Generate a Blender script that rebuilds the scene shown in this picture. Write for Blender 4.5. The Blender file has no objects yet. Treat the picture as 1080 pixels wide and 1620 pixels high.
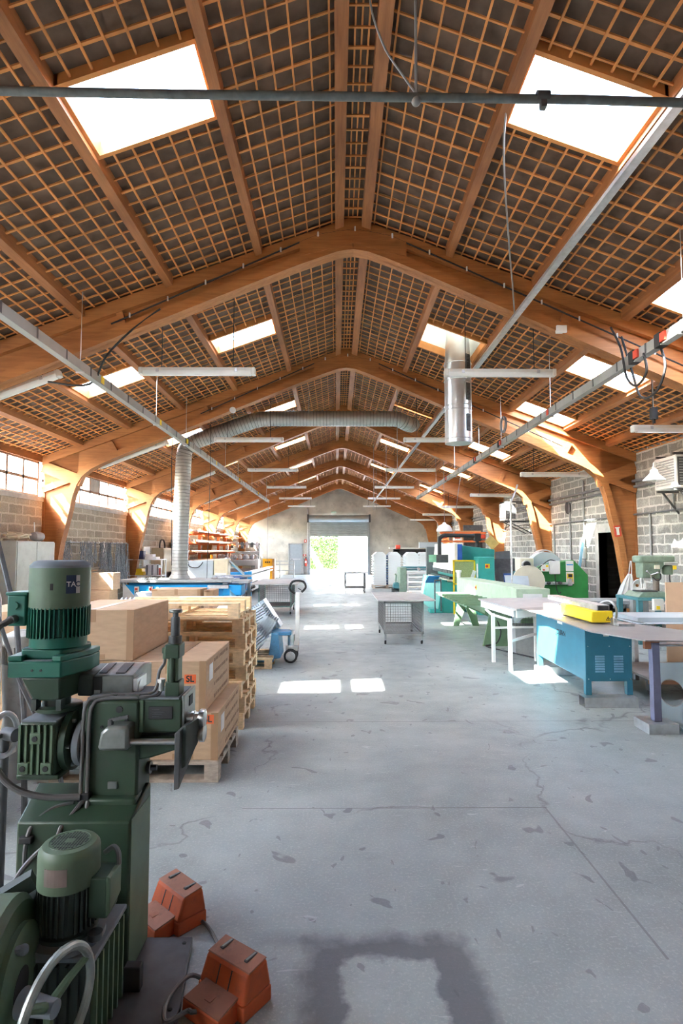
import bpy, bmesh, math, random
from mathutils import Vector, Matrix
random.seed(7)
S = bpy.context.scene
COL = S.collection
PI = math.pi

# ---------------------------------------------------------------- camera, sky, sun, exposure
cam_data = bpy.data.cameras.new('camera')
cam_data.sensor_fit = 'HORIZONTAL'; cam_data.sensor_width = 24.0; cam_data.lens = 20.0
cam_data.clip_start = 0.05; cam_data.clip_end = 400
cam = bpy.data.objects.new('camera', cam_data); COL.objects.link(cam)
cam.location = (0, 0, 1.65)
cam.rotation_euler = (PI/2 + math.atan(60/900), 0, -math.atan(8/900))
S.camera = cam

SUN_DIR = Vector((0.845, 0.54, -1.0)).normalized()
world = bpy.data.worlds.new('world'); S.world = world; world.use_nodes = True
wn = world.node_tree.nodes; wl = world.node_tree.links
bg = wn['Background']
sky = wn.new('ShaderNodeTexSky'); sky.sky_type = 'NISHITA'; sky.sun_disc = False
sky.sun_elevation = math.radians(46); sky.sun_rotation = math.atan2(-SUN_DIR.x, -SUN_DIR.y)
sky.air_density = 1.0; sky.dust_density = 2.5; sky.ozone_density = 1.0
mixw = wn.new('ShaderNodeMix'); mixw.data_type = 'RGBA'; mixw.inputs[0].default_value = 0.72
mixw.inputs[7].default_value = (0.53, 0.565, 0.585, 1)      # thin bright haze over the sky
wl.new(sky.outputs[0], mixw.inputs[6]); wl.new(mixw.outputs[2], bg.inputs[0])
bg.inputs[1].default_value = 5.5
sun_data = bpy.data.lights.new('sun', 'SUN'); sun_data.energy = 26.0; sun_data.angle = math.radians(0.6)
sun_data.color = (1.0, 0.95, 0.87)
sun = bpy.data.objects.new('sun', sun_data); COL.objects.link(sun)
sun.rotation_euler = SUN_DIR.to_track_quat('-Z', 'Y').to_euler()
S.view_settings.view_transform = 'Standard'; S.view_settings.look = 'None'
S.view_settings.gamma = 1.0; S.view_settings.use_curve_mapping = False
S.view_settings.exposure = 2.25
S.cycles.max_bounces = 12; S.cycles.diffuse_bounces = 7; S.cycles.glossy_bounces = 4
S.cycles.transparent_max_bounces = 24; S.cycles.sample_clamp_indirect = 8.0
S.cycles.caustics_reflective = False; S.cycles.caustics_refractive = False
S.cycles.use_denoising = True; S.cycles.filter_width = 1.0

# ---------------------------------------------------------------- materials
MATS = {}
def nt(name):
    m = bpy.data.materials.new(name); m.use_nodes = True
    t = m.node_tree; return m, t.nodes, t.links, t.nodes['Principled BSDF']
def rgb(c): return (c[0], c[1], c[2], 1)
def mat(name, col, rough=.6, metal=0, var=.18, scale=7, bump=0, dirt=0, stretch=(1, 1, 1), spec=.5):
    if name in MATS: return MATS[name]
    m, n, l, b = nt(name)
    tc = n.new('ShaderNodeTexCoord'); mp = n.new('ShaderNodeMapping'); mp.inputs[3].default_value = stretch
    l.new(tc.outputs['Object'], mp.inputs[0])
    no = n.new('ShaderNodeTexNoise'); no.inputs['Scale'].default_value = scale; no.inputs['Detail'].default_value = 6
    l.new(mp.outputs[0], no.inputs[0])
    r = n.new('ShaderNodeValToRGB'); e = r.color_ramp.elements
    e[0].position = .3; e[1].position = .7
    e[0].color = rgb([c*(1-var) for c in col]); e[1].color = rgb([min(1, c*(1+var*.7)) for c in col])
    l.new(no.outputs['Fac'], r.inputs[0]); out = r.outputs[0]
    if dirt:
        n2 = n.new('ShaderNodeTexNoise'); n2.inputs['Scale'].default_value = scale*2.3; n2.inputs['Detail'].default_value = 9
        n2.inputs['Roughness'].default_value = .7
        l.new(mp.outputs[0], n2.inputs[0])
        r2 = n.new('ShaderNodeValToRGB'); r2.color_ramp.elements[0].position = .52; r2.color_ramp.elements[1].position = .68
        l.new(n2.outputs['Fac'], r2.inputs[0])
        mu = n.new('ShaderNodeMath'); mu.operation = 'MULTIPLY'; mu.inputs[1].default_value = dirt; l.new(r2.outputs[0], mu.inputs[0])
        mx = n.new('ShaderNodeMix'); mx.data_type = 'RGBA'; mx.inputs[7].default_value = (.06, .055, .05, 1)
        l.new(mu.outputs[0], mx.inputs[0]); l.new(out, mx.inputs[6]); out = mx.outputs[2]
    l.new(out, b.inputs['Base Color'])
    b.inputs['Roughness'].default_value = rough; b.inputs['Metallic'].default_value = metal
    b.inputs['Specular IOR Level'].default_value = spec
    if bump:
        bp = n.new('ShaderNodeBump'); bp.inputs['Strength'].default_value = bump; bp.inputs['Distance'].default_value = .01
        l.new(no.outputs['Fac'], bp.inputs['Height']); l.new(bp.outputs[0], b.inputs['Normal'])
    MATS[name] = m; return m

def wood_mat(name, col, dark, axis, rough=.6, sc=3.0):
    m, n, l, b = nt(name)
    g = n.new('ShaderNodeNewGeometry'); mp = n.new('ShaderNodeMapping')
    s = [9.0, 9.0, 9.0]; s['xyz'.index(axis)] = .7
    mp.inputs[3].default_value = s; l.new(g.outputs['Position'], mp.inputs[0])
    no = n.new('ShaderNodeTexNoise'); no.inputs['Scale'].default_value = sc; no.inputs['Detail'].default_value = 8; no.inputs['Roughness'].default_value = .65
    l.new(mp.outputs[0], no.inputs[0])
    n2 = n.new('ShaderNodeTexNoise'); n2.inputs['Scale'].default_value = .9; n2.inputs['Detail'].default_value = 3
    l.new(g.outputs['Position'], n2.inputs[0])
    ad = n.new('ShaderNodeMath'); ad.operation = 'MULTIPLY_ADD'; ad.inputs[1].default_value = .6; l.new(n2.outputs['Fac'], ad.inputs[0]); 
    m2 = n.new('ShaderNodeMath'); m2.operation = 'MULTIPLY'; m2.inputs[1].default_value = .5; l.new(no.outputs['Fac'], m2.inputs[0]); l.new(m2.outputs[0], ad.inputs[2])
    r = n.new('ShaderNodeValToRGB'); e = r.color_ramp.elements; e[0].position = .38; e[1].position = .68
    e[0].color = rgb(dark); e[1].color = rgb(col); l.new(ad.outputs[0], r.inputs[0]); l.new(r.outputs[0], b.inputs['Base Color'])
    b.inputs['Roughness'].default_value = rough
    bp = n.new('ShaderNodeBump'); bp.inputs['Strength'].default_value = .15; bp.inputs['Distance'].default_value = .004
    l.new(no.outputs['Fac'], bp.inputs['Height']); l.new(bp.outputs[0], b.inputs['Normal'])
    MATS[name] = m; return m

def block_mat(name, c1, c2, mortar, axes, smear=.5):
    m, n, l, b = nt(name)
    g = n.new('ShaderNodeNewGeometry'); sp = n.new('ShaderNodeSeparateXYZ'); l.new(g.outputs['Position'], sp.inputs[0])
    cb = n.new('ShaderNodeCombineXYZ'); l.new(sp.outputs[axes[0]], cb.inputs[0]); l.new(sp.outputs[axes[1]], cb.inputs[1])
    nd = n.new('ShaderNodeTexNoise'); nd.inputs['Scale'].default_value = 5; nd.inputs['Detail'].default_value = 5; l.new(cb.outputs[0], nd.inputs[0])
    vm = n.new('ShaderNodeVectorMath'); vm.operation = 'MULTIPLY_ADD'; vm.inputs[1].default_value = (.07, .06, 0)
    l.new(nd.outputs['Color'], vm.inputs[0]); l.new(cb.outputs[0], vm.inputs[2])
    br = n.new('ShaderNodeTexBrick'); br.inputs['Scale'].default_value = 1; br.inputs['Brick Width'].default_value = .5
    br.inputs['Row Height'].default_value = .2; br.inputs['Mortar Size'].default_value = .026; br.inputs['Mortar Smooth'].default_value = .5
    br.inputs['Color1'].default_value = rgb(c1); br.inputs['Color2'].default_value = rgb(c2); br.inputs['Mortar'].default_value = rgb(mortar)
    l.new(vm.outputs[0], br.inputs['Vector'])
    n2 = n.new('ShaderNodeTexNoise'); n2.inputs['Scale'].default_value = 2.2; n2.inputs['Detail'].default_value = 9; n2.inputs['Roughness'].default_value = .7
    l.new(cb.outputs[0], n2.inputs[0])
    r = n.new('ShaderNodeValToRGB'); r.color_ramp.elements[0].position = .5; r.color_ramp.elements[1].position = .66; l.new(n2.outputs['Fac'], r.inputs[0])
    mu = n.new('ShaderNodeMath'); mu.operation = 'MULTIPLY'; mu.inputs[1].default_value = smear; l.new(r.outputs[0], mu.inputs[0])
    mx = n.new('ShaderNodeMix'); mx.data_type = 'RGBA'; mx.inputs[7].default_value = rgb(mortar)
    l.new(mu.outputs[0], mx.inputs[0]); l.new(br.outputs['Color'], mx.inputs[6])
    n3 = n.new('ShaderNodeTexNoise'); n3.inputs['Scale'].default_value = 30; n3.inputs['Detail'].default_value = 6; l.new(cb.outputs[0], n3.inputs[0])
    hs = n.new('ShaderNodeHueSaturation'); l.new(mx.outputs[2], hs.inputs['Color'])
    ma = n.new('ShaderNodeMath'); ma.operation = 'MULTIPLY_ADD'; ma.inputs[1].default_value = .7; ma.inputs[2].default_value = .65
    l.new(n3.outputs['Fac'], ma.inputs[0]); l.new(ma.outputs[0], hs.inputs['Value'])
    l.new(hs.outputs[0], b.inputs['Base Color']); b.inputs['Roughness'].default_value = .92
    bp = n.new('ShaderNodeBump'); bp.inputs['Strength'].default_value = .5; bp.inputs['Distance'].default_value = .015
    l.new(br.outputs['Fac'], bp.inputs['Height']); bp.invert = True; l.new(bp.outputs[0], b.inputs['Normal'])
    MATS[name] = m; return m

def floor_mat():
    m, n, l, b = nt('concrete_floor')
    g = n.new('ShaderNodeNewGeometry'); P = g.outputs['Position']
    def noise(sc, det=8, rough=.6, dist=0, stretch=None):
        x = n.new('ShaderNodeTexNoise'); x.inputs['Scale'].default_value = sc; x.inputs['Detail'].default_value = det
        x.inputs['Roughness'].default_value = rough; x.inputs['Distortion'].default_value = dist
        if stretch:
            mp = n.new('ShaderNodeMapping'); mp.inputs[3].default_value = stretch; l.new(P, mp.inputs[0]); l.new(mp.outputs[0], x.inputs[0])
        else: l.new(P, x.inputs[0])
        return x.outputs['Fac']
    def ramp(src, p0, p1, c0=(0, 0, 0), c1=(1, 1, 1)):
        r = n.new('ShaderNodeValToRGB'); e = r.color_ramp.elements; e[0].position = p0; e[1].position = p1
        e[0].color = rgb(c0); e[1].color = rgb(c1); l.new(src, r.inputs[0]); return r.outputs[0]
    def mth(op, a, b_=None, c=None):
        x = n.new('ShaderNodeMath'); x.operation = op
        for i, v in enumerate((a, b_, c)):
            if v is None: continue
            if isinstance(v, (int, float)): x.inputs[i].default_value = v
            else: l.new(v, x.inputs[i])
        return x.outputs[0]
    def mix(f, a, c):
        x = n.new('ShaderNodeMix'); x.data_type = 'RGBA'; l.new(f, x.inputs[0]); l.new(a, x.inputs[6])
        x.inputs[7].default_value = rgb(c); return x.outputs[2]
    base = ramp(noise(.55, 10, .62, .4), .32, .72, (.205, .24, .24), (.385, .43, .425))
    base = mix(mth('MULTIPLY', ramp(noise(3.5, 9, .7), .45, .75), .35), base, (.49, .54, .535))
    base = mix(mth('MULTIPLY', ramp(noise(14, 8, .75), .5, .8), .45), base, (.15, .165, .175))
    base = mix(mth('MULTIPLY', ramp(noise(70, 4, .7), .52, .72), .4), base, (.6, .61, .61))
    # oil spots and scuffs
    base = mix(mth('MULTIPLY', ramp(noise(4.2, 2, .4, .8), .685, .70), .55), base, (.10, .105, .115))
    base = mix(mth('MULTIPLY', ramp(noise(9, 2, .4, 1.0, (1, .55, 1)), .70, .715), .5), base, (.12, .12, .13))
    base = mix(mth('MULTIPLY', ramp(noise(6, 3, .5, 2.5, (.5, 2.2, 1)), .69, .71), .35), base, (.58, .6, .62))
    # cracks
    v = n.new('ShaderNodeTexVoronoi'); v.feature = 'DISTANCE_TO_EDGE'; v.inputs['Scale'].default_value = .42
    nd = n.new('ShaderNodeTexNoise'); nd.inputs['Scale'].default_value = 1.6; nd.inputs['Detail'].default_value = 9; l.new(P, nd.inputs[0])
    vm = n.new('ShaderNodeVectorMath'); vm.operation = 'MULTIPLY_ADD'; vm.inputs[1].default_value = (.9, .9, 0); l.new(nd.outputs['Color'], vm.inputs[0]); l.new(P, vm.inputs[2])
    l.new(vm.outputs[0], v.inputs['Vector'])
    cr = ramp(v.outputs['Distance'], .0, .006, (1, 1, 1), (0, 0, 0))
    cr = mth('MULTIPLY', cr, mth('MULTIPLY', ramp(noise(.8, 2), .48, .56), .6))
    base = mix(cr, base, (.09, .09, .095))
    sp = n.new('ShaderNodeSeparateXYZ'); l.new(P, sp.inputs[0]); X, Y = sp.outputs[0], sp.outputs[1]
    # pour joints
    def line(axis_val, at, w, lo=None, other=None, hi=None):
        d = mth('ABSOLUTE', mth('SUBTRACT', axis_val, at)); k = mth('LESS_THAN', d, w)
        if lo is not None: k = mth('MULTIPLY', k, mth('MULTIPLY', mth('GREATER_THAN', other, lo), mth('LESS_THAN', other, hi)))
        return k
    for k in (line(Y, 3.76, .006, -.6, X, 1.35), line(X, 1.34, .006, 2.4, Y, 3.76), line(Y, 5.6, .006), line(Y, 9.2, .007), line(Y, 14, .008)):
        base = mix(mth('MULTIPLY', k, .55), base, (.12, .12, .125))
    # dark ring-shaped oil stain round a cleaner square in the foreground
    wob = mth('MULTIPLY', mth('SUBTRACT', noise(5, 6, .6), .5), .22)
    def sdf(cx, hx, cy, hy):
        dx = mth('SUBTRACT', mth('ABSOLUTE', mth('SUBTRACT', X, cx)), hx); dy = mth('SUBTRACT', mth('ABSOLUTE', mth('SUBTRACT', Y, cy)), hy)
        return mth('ADD', mth('MAXIMUM', dx, dy), wob)
    outer = ramp(mth('ADD', sdf(.225, .34, 1.95, .58), .5), .46, .54, (1, 1, 1), (0, 0, 0))
    inner = ramp(mth('ADD', sdf(.21, .18, 1.8, .61), .5), .485, .515, (0, 0, 0), (1, 1, 1))
    base = mix(mth('MULTIPLY', mth('MULTIPLY', outer, inner), .78), base, (.095, .10, .115))
    strk = ramp(mth('ADD', sdf(.05, .38, 2.52, .03), .5), .46, .56, (1, 1, 1), (0, 0, 0))
    base = mix(mth('MULTIPLY', strk, .4), base, (.10, .105, .12))
    l.new(base, b.inputs['Base Color'])
    rr = ramp(noise(2.5, 6), .35, .7, (.42, .42, .42), (.62, .62, .62)); l.new(rr, b.inputs['Roughness'])
    b.inputs['Specular IOR Level'].default_value = .35
    bp = n.new('ShaderNodeBump'); bp.inputs['Strength'].default_value = .12; bp.inputs['Distance'].default_value = .01
    l.new(noise(25, 6), bp.inputs['Height']); l.new(bp.outputs[0], b.inputs['Normal'])
    return m

def glass_mat(name='clear_glass', tint=(.96, .98, .98), gloss=.07):
    m, n, l, b = nt(name); n.remove(b); o = n['Material Output']
    t = n.new('ShaderNodeBsdfTransparent'); t.inputs[0].default_value = rgb(tint)
    g = n.new('ShaderNodeBsdfGlossy'); g.inputs['Roughness'].default_value = .05
    mx = n.new('ShaderNodeMixShader'); mx.inputs[0].default_value = gloss
    l.new(t.outputs[0], mx.inputs[1]); l.new(g.outputs[0], mx.inputs[2]); l.new(mx.outputs[0], o.inputs[0])
    MATS[name] = m; return m

# ---------------------------------------------------------------- mesh builder
OFF = {}
class MB:
    def __init__(s): s.bm = bmesh.new(); s.M = Matrix.Identity(4)
    def add(s, vs, fs):
        v = [s.bm.verts.new(s.M @ Vector(p)) for p in vs]
        for f in fs:
            try: s.bm.faces.new([v[i] for i in f])
            except ValueError: pass
        return s
    def box(s, x0, x1, y0, y1, z0, z1):
        return s.add([(x0,y0,z0),(x1,y0,z0),(x1,y1,z0),(x0,y1,z0),(x0,y0,z1),(x1,y0,z1),(x1,y1,z1),(x0,y1,z1)],
                     [(0,3,2,1),(4,5,6,7),(0,1,5,4),(1,2,6,5),(2,3,7,6),(3,0,4,7)])
    def hexa(s, b, t):      # two quads of four points each, any shape
        return s.add(list(b)+list(t), [(0,3,2,1),(4,5,6,7),(0,1,5,4),(1,2,6,5),(2,3,7,6),(3,0,4,7)])
    def prism(s, poly, axis, a0, a1):
        n = len(poly)
        def p(u, v, a): return {'x': (a,u,v), 'y': (u,a,v), 'z': (u,v,a)}[axis]
        vs = [p(u,v,a0) for u,v in poly]+[p(u,v,a1) for u,v in poly]
        fs = [tuple(range(n))[::-1], tuple(range(n,2*n))]+[(i,(i+1)%n,n+(i+1)%n,n+i) for i in range(n)]
        return s.add(vs, fs)
    def cyl(s, p0, p1, r0, r1=None, n=16):
        r1 = r0 if r1 is None else r1; p0 = Vector(p0); p1 = Vector(p1); d = (p1-p0).normalized()
        a = d.orthogonal().normalized(); b = d.cross(a)
        vs = []
        for p, r in ((p0,r0),(p1,r1)):
            for i in range(n):
                t = 2*PI*i/n; vs.append(p+(a*math.cos(t)+b*math.sin(t))*r)
        fs = [tuple(range(n))[::-1], tuple(range(n,2*n))]+[(i,(i+1)%n,n+(i+1)%n,n+i) for i in range(n)]
        return s.add(vs, fs)
    def tube(s, pts, r, n=8, closed=False):
        pts = [Vector(p) for p in pts]; N = len(pts); rings = []
        prev = None
        for i in range(N):
            if closed: d = pts[(i+1)%N]-pts[i-1]
            else: d = pts[min(i+1,N-1)]-pts[max(i-1,0)]
            d.normalize()
            if prev is None: a = d.orthogonal().normalized()
            else:
                a = prev-d*prev.dot(d); a = a.normalized() if a.length > 1e-6 else d.orthogonal().normalized()
            prev = a; b = d.cross(a); rr = r[i] if isinstance(r, (list, tuple)) else r
            rings.append([s.bm.verts.new(s.M @ (pts[i]+(a*math.cos(2*PI*k/n)+b*math.sin(2*PI*k/n))*rr)) for k in range(n)])
        for i in range(N if closed else N-1):
            A = rings[i]; B = rings[(i+1)%N]
            for k in range(n): s.bm.faces.new((A[k],A[(k+1)%n],B[(k+1)%n],B[k]))
        if not closed:
            s.bm.faces.new(rings[0][::-1]); s.bm.faces.new(rings[-1])
        return s
    def lathe(s, prof, o=(0,0,0), axis=(0,0,1), n=24):
        o = Vector(o); d = Vector(axis).normalized(); a = d.orthogonal().normalized(); b = d.cross(a); rings = []
        for r, h in prof:
            rings.append([s.bm.verts.new(s.M @ (o+d*h+(a*math.cos(2*PI*k/n)+b*math.sin(2*PI*k/n))*max(r,1e-4))) for k in range(n)])
        for A, B in zip(rings, rings[1:]):
            for k in range(n): s.bm.faces.new((A[k],A[(k+1)%n],B[(k+1)%n],B[k]))
        s.bm.faces.new(rings[0][::-1]); s.bm.faces.new(rings[-1]); return s
    def bar(s, p0, p1, w, h, up=(0,0,1)):
        p0 = Vector(p0); p1 = Vector(p1); d = (p1-p0).normalized(); up = Vector(up)
        a = d.cross(up)
        if a.length < 1e-5: a = d.orthogonal()
        a.normalize(); u = a.cross(d)
        q = [(-w/2,-h/2),(w/2,-h/2),(w/2,h/2),(-w/2,h/2)]
        return s.hexa([p0+a*x+u*y for x,y in q], [p1+a*x+u*y for x,y in q])
    def ball(s, c, r, n=12, m=8, sc=(1,1,1)):
        c = Vector(c)
        prof = [(math.sin(PI*i/m)*r, -math.cos(PI*i/m)*r) for i in range(m+1)]
        old = s.M; s.M = old @ Matrix.Translation(c) @ Matrix.Diagonal((*sc,1)); s.lathe(prof, n=n); s.M = old; return s
    def sheet(s, quad, t):  # flat plate of thickness t from four points
        q = [Vector(p) for p in quad]; nrm = (q[1]-q[0]).cross(q[3]-q[0]).normalized()*t
        return s.hexa(q, [p+nrm for p in q])
    def at(s, loc=(0,0,0), rz=0, ry=0, rx=0):
        s.M = Matrix.Translation(loc) @ Matrix.Rotation(rz,4,'Z') @ Matrix.Rotation(ry,4,'Y') @ Matrix.Rotation(rx,4,'X'); return s
    def build(s, name, m, parent=None, bevel=0, angle=35):
        off = OFF.get(parent, Vector((0,0,0))) if parent else Vector((0,0,0))
        if off.length: bmesh.ops.translate(s.bm, verts=s.bm.verts, vec=-off)
        bmesh.ops.recalc_face_normals(s.bm, faces=s.bm.faces)
        me = bpy.data.meshes.new(name); s.bm.to_mesh(me); s.bm.free()
        me.polygons.foreach_set('use_smooth', [True]*len(me.polygons)); me.set_sharp_from_angle(angle=math.radians(angle))
        me.materials.append(m); o = bpy.data.objects.new(name, me); COL.objects.link(o)
        if parent: o.parent = parent; OFF[o] = off
        if bevel:
            bv = o.modifiers.new('bevel','BEVEL'); bv.width = bevel; bv.segments = 2; bv.limit_method = 'ANGLE'; bv.angle_limit = math.radians(40)
        return o
def tag(o, label, cat, group=None, kind=None):
    o['label'] = label; o['category'] = cat
    if group: o['group'] = group
    if kind: o['kind'] = kind
    return o
def thing(name, label, cat, loc=(0,0,0), group=None):
    o = bpy.data.objects.new(name, None); COL.objects.link(o); o.location = loc; o.empty_display_size = .05
    OFF[o] = Vector(loc); return tag(o, label, cat, group)
def struct(o): o['kind'] = 'structure'; return o
def dup(o, parent=None):
    c = o.copy(); COL.objects.link(c)
    if parent: c.parent = parent
    for ch in list(o.children): dup(ch, c)
    return c
def place(o, loc, rz=0, rx=0, ry=0): o.location = loc; o.rotation_euler = (rx, ry, rz); return o
def text(s, size, m, parent, loc, rot, name='lettering', depth=.0008, bold=0):
    cu = bpy.data.curves.new(name, 'FONT'); cu.body = s; cu.size = size; cu.extrude = depth; cu.offset = bold
    cu.align_x = 'CENTER'; cu.align_y = 'CENTER'; cu.materials.append(m)
    tmp = bpy.data.objects.new(name, cu); COL.objects.link(tmp); bpy.context.view_layer.update()
    me = bpy.data.meshes.new_from_object(tmp.evaluated_get(bpy.context.evaluated_depsgraph_get())); bpy.data.objects.remove(tmp)
    me.materials.clear(); me.materials.append(m)
    o = bpy.data.objects.new(name, me); COL.objects.link(o); o.parent = parent
    o.location = Vector(loc)-OFF.get(parent, Vector((0,0,0))); o.rotation_euler = rot; OFF[o] = OFF.get(parent, Vector((0,0,0))); return o
def arc(c, r, a0, a1, n, plane='xz'):
    out = []
    for i in range(n+1):
        t = a0+(a1-a0)*i/n; u, v = r*math.cos(t), r*math.sin(t)
        out.append({'xz': (c[0]+u,c[1],c[2]+v), 'xy': (c[0]+u,c[1]+v,c[2]), 'yz': (c[0],c[1]+u,c[2]+v)}[plane])
    return out
def smooth(pts, k=6):
    pts = [Vector(p) for p in pts]; out = []
    for i in range(len(pts)-1):
        p0 = pts[max(i-1,0)]; p1 = pts[i]; p2 = pts[i+1]; p3 = pts[min(i+2,len(pts)-1)]
        for j in range(k):
            t = j/k; out.append(.5*((2*p1)+(p2-p0)*t+(2*p0-5*p1+4*p2-p3)*t*t+(3*p1-p0-3*p2+p3)*t**3))
    return out+[pts[-1]]
# ---------------------------------------------------------------- the hall
WL, WR, RX, RZ, RK = -6.44, 6.63, 0.22, 6.10, 0.37
Y0, Y1 = -4.0, 38.5
FY = [2.45+5*i for i in range(8)]
def rz(x): return RZ-RK*abs(x-RX)
M_floor = floor_mat()
M_wood = wood_mat('glued_wood', (.54,.225,.068), (.29,.105,.03), 'x')
M_purl = wood_mat('purlin_wood', (.45,.18,.06), (.22,.08,.028), 'y')
M_batt = mat('batten_wood', (.70,.29,.085), .7, var=.25, scale=3)
M_deck = mat('roof_underside', (.15,.10,.072), .95, var=.35, scale=5, bump=.4)
M_straw = mat('joint_straw', (.62,.42,.2), .9)
M_blockL = block_mat('warm_lit_blocks', (.30,.255,.195), (.42,.36,.275), (.55,.49,.39), (1,2), .4)  # same blocks as on the right, warm light put into the colour
M_blockR = block_mat('grey_blocks', (.22,.22,.205), (.34,.335,.31), (.60,.59,.545), (1,2), .75)
M_blockX = block_mat('grey_blocks_cross', (.33,.33,.31), (.44,.43,.40), (.60,.59,.55), (0,2), .5)
M_conc = mat('pale_concrete', (.56,.54,.48), .9, var=.3, scale=1.1, bump=.2, dirt=.25)
M_conc2 = mat('grey_concrete', (.50,.49,.46), .9, var=.2, scale=5, bump=.2)
M_glass = glass_mat()
M_steelwin = mat('window_steel', (.33,.22,.17), .6, var=.1)
M_white = mat('white_paint', (.78,.78,.76), .45, var=.06)
M_offwhite = mat('off_white_plastic', (.74,.73,.68), .4, var=.05)
M_galv = mat('galvanised_steel', (.62,.64,.66), .36, .85, var=.16, scale=14)
M_grey = mat('grey_paint', (.36,.38,.38), .5, var=.12, scale=9, dirt=.2)
M_black = mat('black_rubber', (.025,.026,.028), .7, var=.2)
M_dark = mat('dark_steel', (.10,.105,.11), .5, .4, var=.25, scale=12)
M_steel = mat('bright_steel', (.55,.55,.55), .3, .95, var=.15, scale=20)

struct(MB().box(WL-.3, WR+.3, Y0-2, Y1+.2, -.2, 0).build('floor', M_floor))

# roof: strips between purlins, with the skylight openings
LI, LO, RI, RO = (-2.20,-1.10), (-4.50,-3.46), (1.58,2.62), (3.93,5.03)
strips = [(RX-.12,RX+.12,[]), (RX-.12,-1.05,[]), (-1.05,-2.24,[(4.22,5.02),(9.6,10.26),(14.95,15.6),(19.75,20.4),(25.1,25.75),(30.2,30.8)]),
  (-2.24,-3.4,[]), (-3.4,-4.56,[(4.15,4.89),(9.5,10.2),(14.4,15.05),(19.4,20.0),(24.6,25.2),(29.6,30.2)]), (-4.56,-5.6,[]), (-5.6,WL-.25,[]),
  (RX+.12,1.52,[]), (1.52,2.68,[(4.28,5.06),(9.72,10.9),(15.3,15.44),(20.1,20.75),(25.9,26.5)]), (2.68,3.87,[]),
  (3.87,5.07,[(6.2,6.95),(8.85,9.65),(11.68,12.38),(13.2,13.95),(16.15,16.95),(18.2,18.9),(20.9,21.6),(26.6,27.2),(30.6,31.2)]), (5.07,6.0,[]), (6.0,WR+.25,[])]
deck = MB(); lat = MB(); cross = MB(); straw = MB()
def rq(bm, x0, x1, y0, y1, d0, d1):
    if x0 > x1: x0, x1 = x1, x0
    bm.hexa([(x0,y0,rz(x0)+d0),(x1,y0,rz(x1)+d0),(x1,y1,rz(x1)+d0),(x0,y1,rz(x0)+d0)],
            [(x0,y0,rz(x0)+d1),(x1,y0,rz(x1)+d1),(x1,y1,rz(x1)+d1),(x0,y1,rz(x0)+d1)])
def milk_mat():
    m, n, l, b = nt('milky_pane'); n.remove(b); o = n['Material Output']
    t = n.new('ShaderNodeBsdfTranslucent'); t.inputs[0].default_value = (.62, .62, .56, 1)
    d = n.new('ShaderNodeBsdfDiffuse'); d.inputs[0].default_value = (.5, .5, .46, 1); mx = n.new('ShaderNodeMixShader'); mx.inputs[0].default_value = .55
    l.new(t.outputs[0], mx.inputs[1]); l.new(d.outputs[0], mx.inputs[2]); l.new(mx.outputs[0], o.inputs[0]); return m
sky_list = []
for x0, x1, holes in strips:
    cuts = [Y0-.4]+[v for h in holes for v in h]+[Y1+.3]
    for a, b in zip(cuts[::2], cuts[1::2]): rq(deck, x0, x1, a, b, .125, .16)
    for h in holes: sky_list.append((min(x0,x1), max(x0,x1), *h))
    ridge = abs(x1-x0) < .3
    nl = 4 if ridge else 7
    for i in range(1, nl):
        x = x0+(x1-x0)*i/nl
        for a, b in zip(cuts[::2], cuts[1::2]): rq(lat, x-.008, x+.008, a, b, .058, .074)
    k = 0; y = Y0
    while y < Y1:
        if not any(a-.03 < y < b+.03 for a, b in holes):
            w = .017 if k % 4 else .028
            rq(cross, x0, x1, y-w/2, y+w/2, .072, .088)
            if k % 4 == 2 and not ridge and y < 22:
                n = 9; pts = []
                for j in range(n+1):
                    x = x0+(x1-x0)*j/n; pts.append((x, y+.035+random.uniform(-.012,.012), rz(x)+.112+random.uniform(-.012,.008)))
                straw.tube(pts, .006, 4)
        k += 1; y += .2
ceil = struct(deck.build('ceiling', M_deck))
lat.build('batten_lattice', M_batt, ceil); cross.build('cross_batten', M_batt, ceil); straw.build('joint_filler', M_straw, ceil)
bays = [(Y0-.3, FY[0])]+[(FY[i]+.15, FY[i+1]) for i in range(7)]+[(FY[7]+.15, Y1)]
for x in (-1.05,-2.24,-3.4,-4.56,-5.6,1.52,2.68,3.87,5.07,6.0):
    for a, b in bays:
        m = MB(); rq(m, x-.045, x+.045, a, b, -.02, .124); struct(m.build('purlin', M_purl))
for a, b in bays:
    for s in (-1,1):
        m = MB(); x = RX+s*.18; rq(m, x-.06, x+.06, a, b, -.05, .124); struct(m.build('ridge_board', M_purl))
# skylights
for n, (x0, x1, a, b) in enumerate(sky_list):
    f = MB(); t = .025; x0 += .05; x1 -= .05
    for q in ((x0-.005,x0+t,a-.02,b+.02),(x1-t,x1+.005,a-.02,b+.02),(x0,x1,a-.02,a+t),(x0,x1,b-t,b+.02)): rq(f, *q, .03, .175)
    chim = abs(a-9.72) < .01
    o = struct(f.build('window_skylight_%d' % (n+1), M_batt)); o['label'] = 'skylight opening between the purlins'; o['category'] = 'skylight'
    if chim:
        c = MB()
        for q in ((x0-.01,x0+.02,a-.01,b+.01),(x1-.02,x1+.01,a-.01,b+.01),(x0,x1,a-.01,a+.02),(x0,x1,b-.02,b+.01)): rq(c, *q, .10, .62)
        c.build('curb', M_offwhite, o)
        p = MB(); rq(p, x0-.03, x1+.03, a-.03, b+.03, .62, .635); p.build('pane', milk_mat(), o)
    else:
        p = MB(); rq(p, x0, x1, a, b, .165, .170); p.build('pane', M_glass, o)

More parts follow.
